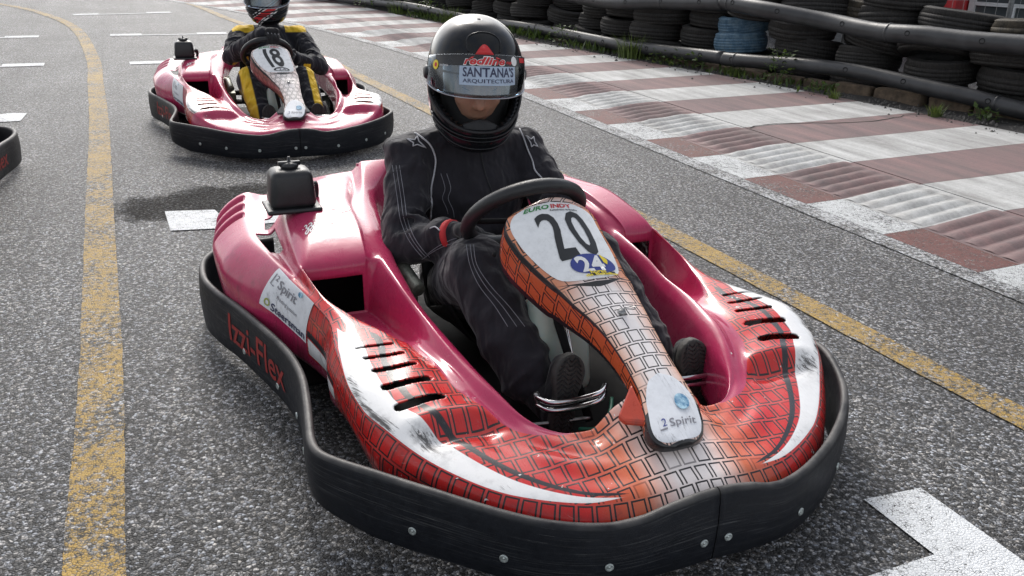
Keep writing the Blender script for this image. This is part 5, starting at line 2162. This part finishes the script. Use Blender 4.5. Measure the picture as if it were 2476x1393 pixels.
spec = body_spec((-.205, 1.385, .620), (.215, 1.385, .610), (-.30, 1.14, .50), (.315, 1.10, .42), tuple(v1), tuple(v2),
                 (-.20, .90, .375), (.160, .90, .365), (-.150, .66, .155), (.20, .65, .155), dx=.05)
body2 = build_body('suit', person2, spec, M['suit_y'], .012, yellow)
make_shoe(person2, (-.14, .53, .060), (-.115, .56, .262), (-.150, .655, .150), M['glove'])
make_shoe(person2, (.20, .52, .060), (.195, .55, .262), (.20, .645, .150), M['glove'])
hel2 = make_helmet(person2, 'closed')
hel2.matrix_local = (Matrix.Translation((-.005, 1.30, .925)) @ Matrix.Rotation(R(180 - 12), 4, 'Z') @ Matrix.Rotation(R(-4), 4, 'X') @ Matrix.Scale(1.15, 4))


# ------------------------------------------------------------------ third kart, mostly outside the left edge
kart3 = copy_tree(kart18)
kart3.name = 'go_kart'
kart3.location = (-2.70, 2.88, 0)
kart3.rotation_euler = (0, 0, R(24.0))
kart3.scale = (1, 1, 1)
tag(kart3, 'kart at the left edge, only the rear corner of its black bumper in view', 'go-kart', 'rental karts on the grid')


# ------------------------------------------------------------------ tyre barrier
def mat_tyre(name, col, col2=None, rough=0.7):
    t = NT(name)
    po = t.coord()
    s = t.sep(po)
    ang = t.math('ARCTAN2', s[1], s[0])
    # tread sipes: slanted cuts on the running surface, given as relief
    k1 = t.math('FRACT', t.math('ADD', t.math('MULTIPLY', ang, 11.0), t.math('MULTIPLY', s[2], 9.0)))
    cut = t.math('MULTIPLY', t.ramp(t.math('ABSOLUTE', t.math('SUBTRACT', k1, 0.5)), 0.0, 0.16), 1.0)
    rad = t.math('SQRT', t.math('ADD', t.math('MULTIPLY', s[0], s[0]), t.math('MULTIPLY', s[1], s[1])))
    tread = t.ramp(rad, 0.262, 0.275)
    n1 = t.noise(po, 14.0, 5.0, 0.65)
    n2 = t.noise(po, 70.0, 4.0, 0.7)
    c = t.mix(t.ramp(n1, 0.3, 0.7), tuple(x * .7 for x in col), tuple(x * 1.35 for x in col))
    if col2 is not None:
        up = t.ramp(n1, 0.40, 0.62)
        c = t.mix(up, c, col2)
    dust = t.math('MULTIPLY', t.ramp(n2, 0.45, 0.75), 0.35)
    c = t.mix(dust, c, (0.085, 0.075, 0.062))
    h = t.math('ADD', t.math('MULTIPLY', t.math('MULTIPLY', cut, tread), 1.0), t.math('MULTIPLY', n2, 0.25))
    return t.set(c, rough, 0.0, t.bump(h, 0.45, 0.006), Specular_IOR_Level=0.3)


M['tyre'] = mat_tyre('weathered_tyre_rubber', (0.022, 0.021, 0.021))
M['tyre_brown'] = mat_tyre('dusty_tyre_rubber', (0.030, 0.027, 0.022), (0.075, 0.062, 0.045))
M['tyre_blue'] = mat_tyre('blue_painted_tyre', (0.07, 0.15, 0.24), (0.14, 0.22, 0.29))
M['pipe'] = simple('black_polyethylene_pipe', (0.030, 0.031, 0.034), 0.42, 0, 0.35, 7, 0.25, 30)
M['hole'] = simple('hole_dark', (0.004, 0.004, 0.004), 0.95)


def tyre_mesh(name, r, w, ribs):
    """tyre lying flat: bulged sidewalls, grooved tread, open middle"""
    pr = []
    ri = r * .60
    pr += [(ri, w * .18), (ri * 1.01, w * .40), (r * .72, w * .49), (r * .82, w * .50), (r * .90, w * .465), (r * .955, w * .41)]
    n = ribs
    for i in range(n):
        a = w * (.36 - .72 * i / n)
        b = w * (.36 - .72 * (i + .72) / n)
        bul = lambda z_: r - .020 * (abs(z_) / (w * .36)) ** 2.5
        pr += [(bul(a), a), (bul(b), b), (bul(b) - .0042, b - w * .01), (bul(b) - .0042, w * (.36 - .72 * (i + .96) / n))]
    pr += [(r * .955, -w * .41), (r * .90, -w * .465), (r * .82, -w * .50), (r * .72, -w * .49), (ri * 1.01, -w * .40), (ri, -w * .18), (ri * 1.04, 0)]
    mb = MB()
    mb.lathe(pr, 44, closed=True)
    me = mesh_from(name, mb.V, [f[::-1] for f in mb.F], True)
    return me


TY = [tyre_mesh('tyre', .300, .180, 4), tyre_mesh('tyre', .285, .190, 5), tyre_mesh('tyre', .310, .170, 3)]
for m_ in TY:
    m_.materials.append(M['tyre'])

# stacks stand along the wall line; s measured from the right edge of the picture
wl = np.concatenate([[0], np.cumsum(np.linalg.norm(np.diff(wall, axis=0), axis=1))])


def wall_at(l):
    x = np.interp(l, wl, wall[:, 0]); y = np.interp(l, wl, wall[:, 1])
    x2 = np.interp(l + .05, wl, wall[:, 0]); y2 = np.interp(l + .05, wl, wall[:, 1])
    t = np.array([x2 - x, y2 - y]); t /= np.linalg.norm(t)
    return np.array([x, y]), np.array([t[1], -t[0]])      # away from the track


ORD = ['first', 'second', 'third', 'fourth', 'fifth', 'sixth', 'seventh', 'eighth', 'ninth', 'tenth', 'eleventh', 'twelfth', 'thirteenth', 'fourteenth',
       'fifteenth', 'sixteenth', 'seventeenth', 'eighteenth', 'nineteenth', 'twentieth', 'twenty-first', 'twenty-second', 'twenty-third', 'twenty-fourth',
       'twenty-fifth', 'twenty-sixth', 'twenty-seventh', 'twenty-eighth', 'twenty-ninth', 'thirtieth']
LAY = ['bottom', 'second', 'third', 'fourth', 'fifth']
r2 = random.Random(11)
l = 2.62
ns = 0
marks = []
while ns < 26 and l < wl[-1] - 1:
    p, n = wall_at(l)
    blue = np.hypot(p[0] - 2.02, p[1] - 8.80) < .33 and not any(k_ == 'b' for k_ in marks)
    if blue: marks.append('b')
    tall = 4 if ns < 5 else 5
    z = 0.045
    slant = (r2.gauss(.012, .03), r2.gauss(0, .034))
    lean = n * .012
    top_big = None
    for k in range(tall):
        v = r2.choice([0, 0, 1, 2])
        h = (.180, .190, .170)[v] * 1.0
        o = link_mesh('tyre', TY[v])
        j = r2.gauss(0, .035)
        c = p + n * (.325 + j + k * slant[0]) + np.array([-n[1], n[0]]) * (k * slant[1]) + np.array([-n[1], n[0]]) * r2.gauss(0, .05)
        z += h / 2
        o.location = (c[0], c[1], z)
        z += h / 2
        tilt = R(r2.gauss(0, 4.2))
        o.rotation_euler = (tilt, R(r2.gauss(0, 4.2)), r2.uniform(0, 6.28))
        kx = r2.uniform(.96, 1.12)
        o.scale = (kx, kx, r2.uniform(1.0, 1.10))
        lab = 'old black tyre, %s of the stack, %s stack from the right edge' % (LAY[k] + ' tyre' if k else 'lowest tyre', ORD[ns])
        if blue and k in (2, 1):
            o.rotation_euler = (R(-3 if k == 2 else -2), R(11 if k == 2 else 4), 1.0 + k)
            o.data = TY[1]
            o.scale = (.92, .92, 1.0)
            o.location.x -= .07; o.location.y += .11
            lab = 'faded blue painted tyre, %s of the two blue tyres' % ('upper' if k == 2 else 'lower')
            o.material_slots[0].link = 'OBJECT'; o.material_slots[0].material = M['tyre_blue']
        elif k == tall - 1 and ns < 4:
            o.material_slots[0].link = 'OBJECT'; o.material_slots[0].material = M['tyre_brown']
            lab = 'dusty brown topped tyre, %s stack from the right edge' % ORD[ns]
        tag(o, lab, 'tyre', 'tyres of the barrier')
    l += r2.uniform(.60, .66)
    ns += 1

# big tyres lying on a second row behind, near the right
for i, (px_, py_, zz, tl) in enumerate([(4.06, 7.28, .58, 4), (3.66, 7.74, .60, -5), (3.24, 8.30, .66, 6), (2.82, 8.86, .76, 3), (2.37, 9.44, .84, -3)]):
    o = link_mesh('tyre', TY[2])
    o.location = (px_, py_, zz)
    o.scale = (1.12, 1.12, 1.05)
    o.rotation_euler = (R(tl), R(-tl * .6), i)
    o.material_slots[0].link = 'OBJECT'; o.material_slots[0].material = M['tyre_brown']
    tag(o, 'loose tyre on the rear row behind the upper pipe, %s from the right edge' % ORD[i], 'tyre', 'loose tyres on the rear row')
    o2 = link_mesh('tyre', TY[0])
    o2.location = (px_ + .03, py_ + .02, zz - .19)
    o2.rotation_euler = (R(tl * .5), 0, i + 1)
    tag(o2, 'tyre directly under the loose rear row tyre, %s from the right edge' % ORD[i], 'tyre', 'tyres under the rear row')


def pipe(label, pts, r, coupl_at=(), hole_step=.62, seed=0):
    P = smooth_pts(pts, 14)
    q = random.Random(seed)
    W = np.array([[0, 0, .006 * math.sin(i * .21 + seed)] for i in range(len(P))])
    P = P + W
    mb = MB()
    mb.tube(P, r, 18)
    o = mb.build('barrier_pipe', M['pipe'], None, True)
    tag(o, label, 'pipe', 'black pipes along the tyre wall')
    L = np.concatenate([[0], np.cumsum(np.linalg.norm(np.diff(P, axis=0), axis=1))])
    d = .25
    me = None
    while d < L[-1]:
        c = np.array([np.interp(d, L, P[:, k]) for k in range(3)])
        c2 = np.array([np.interp(d + .05, L, P[:, k]) for k in range(3)])
        t = (c2 - c) / np.linalg.norm(c2 - c)
        n = np.array([-c[0], -c[1], 0.0]); n -= t * np.dot(n, t); n /= np.linalg.norm(n)
        if me is None:
            m2 = MB(); m2.lathe([(.0001, -.012), (.016, -.012), (.017, .0015), (.0205, .0025), (.022, -.001)], 14)
            me = mesh_from('bolt_hole', m2.V, m2.F, True); me.materials.append(M['hole'])
        b = link_mesh('bolt_hole', me, o)
        b.location = tuple(c + n * (r - .001) + np.array([0, 0, .012]))
        b.rotation_euler = Vector(n).to_track_quat('Z', 'Y').to_euler()
        d += hole_step * q.uniform(.75, 1.2)
    for u in coupl_at:
        c = np.array([np.interp(u * L[-1], L, P[:, k]) for k in range(3)])
        c2 = np.array([np.interp(u * L[-1] + .05, L, P[:, k]) for k in range(3)])
        mb = MB(); mb.tube([c, c + (c2 - c) * .12, c + (c2 - c) * .3, c + (c2 - c) * .42], [r + .001, r + .006, r + .006, r + .001], 18, caps=False)
        mb.build('weld_collar', M['pipe'], o, True)
    return o


low = [(4.45, 5.50, .19), (4.05, 5.98, .17), (3.675, 6.422, .145), (3.319, 6.839, .205), (2.894, 7.429, .243), (2.391, 8.066, .232), (1.958, 8.614, .195)]
low2 = [(1.958, 8.614, .195), (1.099, 9.803, .170), (.235, 11.373, .150), (-.594, 12.558, .140), (-1.6, 13.939, .170), (-2.576, 15.284, .150), (-4.4, 17.3, .15)]
pipe('lower black pipe bolted along the tyre wall, near right half', low, .062, (.35, .96), seed=1)
pipe('lower black pipe running on far along the tyre wall behind the helmet', low2, .062, (.30, .62), seed=2)
up1 = [(4.40, 5.70, .60), (4.0, 6.08, .60), (3.603, 6.506, .598), (3.264, 6.904, .598), (3.058, 7.157, .590), (2.856, 7.492, .593), (2.633, 7.856, .612), (2.191, 8.239, .680), (1.915, 8.684, .702)]
up2 = [(1.915, 8.684, .702), (1.439, 9.358, .640), (1.073, 9.837, .600), (.547, 10.788, .590), (-.5, 12.4, .62), (-2.5, 15.2, .62)]
pipe('upper black pipe along the top of the tyre wall at right', up1, .072, (.55, .97), seed=3)
pipe('upper black pipe sagging between the stacks near the top edge', up2, .072, (.1,), seed=4)

# edging stones at the foot of the wall, pieces of the verge
l = 2.5
k = 0
while l < 9.6:
    ln = r2.uniform(.26, .46)
    p, n = wall_at(l + ln / 2)
    t = np.array([-n[1], n[0]])
    V = []
    hgt = r2.uniform(.085, .13)
    for z in (0.0, hgt):
        for a, b in ((-1, -1), (1, -1), (1, 1), (-1, 1)):
            q = p + t * (a * ln * .48) + n * (-.03 + b * .055) + np.array([r2.uniform(-.012, .012), r2.uniform(-.012, .012)])
            V.append((q[0], q[1], z + r2.uniform(-.012, .012) + .02))
    o = obj('edging_stone', V, [(3, 2, 1, 0), (4, 5, 6, 7), (0, 1, 5, 4), (1, 2, 6, 5), (2, 3, 7, 6), (3, 0, 4, 7)], M['stone'], verge, False)
    bv = o.modifiers.new('b', 'BEVEL'); bv.width = .018; bv.segments = 2
    l += ln + r2.uniform(.005, .04)

# loose crumbs of tar and stone on the verge, far too many to count
V, F = [], []
for i in range(1500):
    s_ = r2.uniform(-.5, 9)
    o_ = far_off(s_) + r2.gauss(.14, .16)
    x, y = KP(s_, o_)
    sz = abs(r2.gauss(.010, .006)) + .003
    b = len(V)
    for dx, dy, dz_ in ((1, 0, 0), (-.5, .8, 0), (-.5, -.8, 0), (0, 0, .9)):
        V.append((x + dx * sz * r2.uniform(.6, 1.3), y + dy * sz * r2.uniform(.6, 1.3), .056 + dz_ * sz))
    F += [(b, b + 1, b + 3), (b + 1, b + 2, b + 3), (b + 2, b, b + 3)]
gr = obj('loose_gravel', V, F, simple('tar_crumbs', (.09, .085, .08), .9, 0, .7, 200), None, False)
tag(gr, 'loose dark gravel scattered along the verge at the foot of the tyres', 'gravel', kind='stuff')


# ------------------------------------------------------------------ weeds
def mat_leaf(name, a, b):
    t = NT(name)
    oi = t.n('ShaderNodeObjectInfo').outputs['Random']
    n = t.noise(t.pos(), 60.0, 3.0)
    c = t.mix(t.ramp(n, .3, .7), a, b)
    t.set(c, .55, 0, None)
    tl = t.n('ShaderNodeBsdfTranslucent')
    t.put(tl.inputs['Color'], t.mix(.5, c, (.18, .26, .03)))
    mx_ = t.n('ShaderNodeMixShader'); mx_.inputs[0].default_value = .3
    t.t.links.new(t.bsdf.outputs[0], mx_.inputs[1]); t.t.links.new(tl.outputs[0], mx_.inputs[2])
    t.t.links.new(mx_.outputs[0], t.out.inputs['Surface'])
    return t.m


M['leaf'] = mat_leaf('weed_leaves', (.030, .065, .016), (.085, .13, .035))
M['grassy'] = mat_leaf('grass_blades', (.05, .085, .018), (.13, .17, .05))


def weed(x, y, h, w, n, kind, label):
    q = random.Random(int(x * 977 + y * 131))
    V, F = [], []
    for i in range(n):
        a = q.uniform(0, 6.283)
        rad = w * q.random() ** .7
        bx, by = x + math.cos(a) * rad * .5, y + math.sin(a) * rad * .5
        if kind == 'grass':
            ln = h * q.uniform(.4, 1.05)
            dx, dy = math.cos(a) * q.uniform(.1, .7), math.sin(a) * q.uniform(.1, .7)
            wd = q.uniform(.004, .009)
            px_, py_ = -math.sin(a) * wd, math.cos(a) * wd
            b = len(V)
            for u in (0, .4, .75, 1):
                k_ = (1 - u) * 1.0 + .02
                cx, cy, cz = bx + dx * ln * u * u, by + dy * ln * u * u, .05 + ln * (u - .22 * u * u * (abs(dx) + abs(dy)))
                V += [(cx - px_ * k_, cy - py_ * k_, cz), (cx + px_ * k_, cy + py_ * k_, cz)]
            F += [(b + 2 * j, b + 2 * j + 1, b + 2 * j + 3, b + 2 * j + 2) for j in range(3)]
        else:
            z = .05 + h * q.random() ** .8
            cx, cy = x + math.cos(a) * rad * (1 - .4 * (z - .05) / h), y + math.sin(a) * rad * (1 - .4 * (z - .05) / h)
            ll = q.uniform(.025, .06); lw = ll * q.uniform(.28, .45)
            d = Vector((math.cos(a) + q.uniform(-.6, .6), math.sin(a) + q.uniform(-.6, .6), q.uniform(-.3, .9))).normalized()
            sd = d.cross(Vector((q.uniform(-.4, .4), q.uniform(-.4, .4), 1))).normalized()
            o = Vector((cx, cy, z))
            b = len(V)
            V += [o, o + d * ll * .45 + sd * lw, o + d * ll, o + d * ll * .45 - sd * lw]
            F.append((b, b + 1, b + 2, b + 3))
    o = empty('weed', (x, y, .05))
    lf = obj('leaves', [(a_[0] - x, a_[1] - y, a_[2] - .05) for a_ in V], F, M['grassy'] if kind == 'grass' else M['leaf'], o, False)
    tag(lf, kind='stuff')
    tag(o, label, 'weed', 'weeds at the foot of the tyre wall')
    if kind != 'grass':
        for i in range(4):
            a = q.uniform(0, 6.28)
            mb = MB(); mb.tube([(0, 0, -.02), (math.cos(a) * w * .3, math.sin(a) * w * .3, h * .5), (math.cos(a) * w * .5, math.sin(a) * w * .5, h * .95)], .003, 5)
            mb.build('stem', M['leaf'], o)
    return o


weed(2.33, 8.02, .30, .18, 120, 'leafy', 'tall leafy weed beside the two blue tyres')
weed(2.58, 7.55, .10, .14, 50, 'leafy', 'low leafy weed between the blue tyres and the grass tuft')
weed(2.60, 7.30, .11, .09, 50, 'grass', 'grass tuft at the edge of the red slab, right of the blue tyres')
weed(3.12, 6.60, .13, .10, 80, 'grass', 'bright grass tuft under the lower pipe at far right')
weed(3.42, 6.50, .10, .12, 50, 'leafy', 'small leafy weed beside the far right edging stones')
weed(1.20, 9.55, .30, .30, 150, 'grass', 'large grass clump under the lower pipe right of the near helmet')
weed(1.72, 8.90, .17, .26, 130, 'leafy', 'spreading low weed at the kerb between helmet and blue tyres')
weed(1.48, 9.20, .14, .22, 90, 'leafy', 'broad leafed weed just right of the large grass clump')
weed(.55, 10.65, .22, .25, 110, 'leafy', 'leafy weed close to the right side of the near helmet')
weed(-.95, 13.0, .26, .35, 140, 'grass', 'grass clump at the wall foot just left of the near helmet')
weed(-1.35, 13.6, .24, .35, 140, 'leafy', 'leafy weeds second left of the near helmet')
weed(-1.85, 14.3, .26, .40, 150, 'grass', 'grass clump third left of the near helmet along the wall')
weed(-2.35, 15.0, .28, .40, 150, 'leafy', 'far leafy weeds where the pipe leaves the top edge')
weed(2.02, 8.50, .12, .16, 60, 'grass', 'thin grass left of the tall leafy weed')


# low ground cover along the foot of the wall, one mass
V, F = [], []
q = random.Random(21)
for i in range(3000):
    l_ = q.choice([q.uniform(8.2, 13.6), q.uniform(5.4, 8.2)] if i % 2 else [q.uniform(8.6, 13.6)])
    p, n = wall_at(l_)
    dens = .5 + .5 * math.sin(l_ * 3.1) + .3 * math.sin(l_ * 7.7)
    if q.random() > dens:
        continue
    o_ = q.gauss(-.12, .09)
    x, y = p + n * o_
    a = q.uniform(0, 6.283)
    ln = q.uniform(.03, .12) * (1.2 if l_ > 7 else .75)
    wd = q.uniform(.004, .012)
    dx, dy = math.cos(a) * ln * q.uniform(.2, .8), math.sin(a) * ln * q.uniform(.2, .8)
    px_, py_ = -math.sin(a) * wd, math.cos(a) * wd
    b = len(V)
    V += [(x - px_ * .5, y - py_ * .5, .05), (x + px_ * .5, y + py_ * .5, .05), (x + dx * .5 + px_, y + dy * .5 + py_, .05 + ln * .6), (x + dx * .5 - px_, y + dy * .5 - py_, .05 + ln * .6), (x + dx, y + dy, .05 + ln)]
    F += [(b, b + 1, b + 2, b + 3), (b + 3, b + 2, b + 4)]
gc = obj('ground_cover', V, F, M['leaf'], None, False)
tag(gc, 'low green ground cover growing along the foot of the tyre wall', 'ground cover', kind='stuff')


# ------------------------------------------------------------------ clubhouse and wire fence behind the wall, top right
M['wallgrey'] = simple('grey_rendered_wall', (.16, .165, .17), .85, 0, .25, 6, .3, 60)
M['frame_white'] = simple('white_window_frame', (.55, .57, .58), .5, 0, .1, 20)
M['glassdark'] = simple('dark_window_glass', (.06, .07, .075), .08, 0, .2, 3, Specular_IOR_Level=.8)
M['redpanel'] = simple('red_painted_post', (.42, .02, .025), .5, 0, .15, 10)
M['wire'] = simple('galvanised_wire', (.30, .31, .32), .45, .6, .2, 60)
M['blueglass'] = simple('blue_sign_board', (.04, .10, .20), .4)
ba = math.atan2(9.9 - 12.2, 6.6 - 4.2)
bld = empty('clubhouse', (4.6, 11.6, 0), math.atan2(8.7 - 13.2, 7.6 - 3.0))
tag(bld, 'grey clubhouse with white framed windows and a red post, behind the tyres at top right', 'building')


def bbox(name, x0, x1, y0, y1, z0, z1, mat, par=bld):
    mb = MB(); mb.box(((x0 + x1) / 2, (y0 + y1) / 2, (z0 + z1) / 2), (x1 - x0, y1 - y0, z1 - z0))
    return mb.build(name, mat, par)


bbox('wall', -4, 6, .15, 4.0, 0, 3.2, M['wallgrey'])
bbox('roof', -4.4, 6.4, -.6, 4.4, 3.2, 3.35, M['wallgrey'])
bbox('ledge', .96, 6, -.10, .148, .36, .40, M['frame_white'])
for i in range(9):
    x = -3.1 + i * 1.02
    if -.8 < x < .9:
        continue
    w = bbox('window', x, x + .92, .06, .148, .42, 1.9, M['glassdark'])
    bbox('frame', x - .02, x + .05, .02, .149, .41, 1.94, M['frame_white'], w)
    bbox('frame', x + .87, x + .94, .02, .149, .41, 1.94, M['frame_white'], w)
    bbox('frame', x + .05, x + .87, .02, .149, .41, .46, M['frame_white'], w)
    bbox('frame', x + .05, x + .87, .02, .149, .60, .64, M['frame_white'], w)
    bbox('frame', x + .44, x + .49, .02, .149, .46, .60, M['frame_white'], w)
bbox('post', .52, .94, -.35, .14, 0, 3.19, M['redpanel'])
bbox('sign_board', .18, .34, -.12, .14, .2, 1.4, M['blueglass'])

fence = empty('wire_fence', (0, 0, 0))
tag(fence, 'galvanised wire mesh fence behind the tyre wall at top right', 'fence')
fa, fb = np.array([5.3, 6.6]), np.array([2.2, 10.9])
fl = np.linalg.norm(fb - fa); fd = (fb - fa) / fl
mb = MB()
q = random.Random(5)
for i in range(int(fl / .10)):
    p = fa + fd * (i * .10)
    mb.tube([(p[0], p[1], .02), (p[0] + q.uniform(-.006, .006), p[1], .5), (p[0], p[1], 1.1), (p[0], p[1], 1.8)], .0015, 4, caps=False)
for j in range(16):
    z = .12 + j * .11
    pts = []
    for i in range(40):
        p = fa + fd * (fl * i / 39)
        pts.append((p[0], p[1], z + .012 * math.sin(i * 1.3 + j)))
    mb.tube(pts, .0015, 4, caps=False)
tag(mb.build('wire_mesh', M['wire'], fence), kind='stuff')
for i in range(4):
    p = fa + fd * (fl * (i + .1) / 3.3)
    mb = MB(); mb.tube([(p[0], p[1] + .02, 0), (p[0], p[1] + .02, 1.9)], .022, 10)
    mb.build('fence_post', M['wire'], fence, True)
bpy.context.view_layer.update()
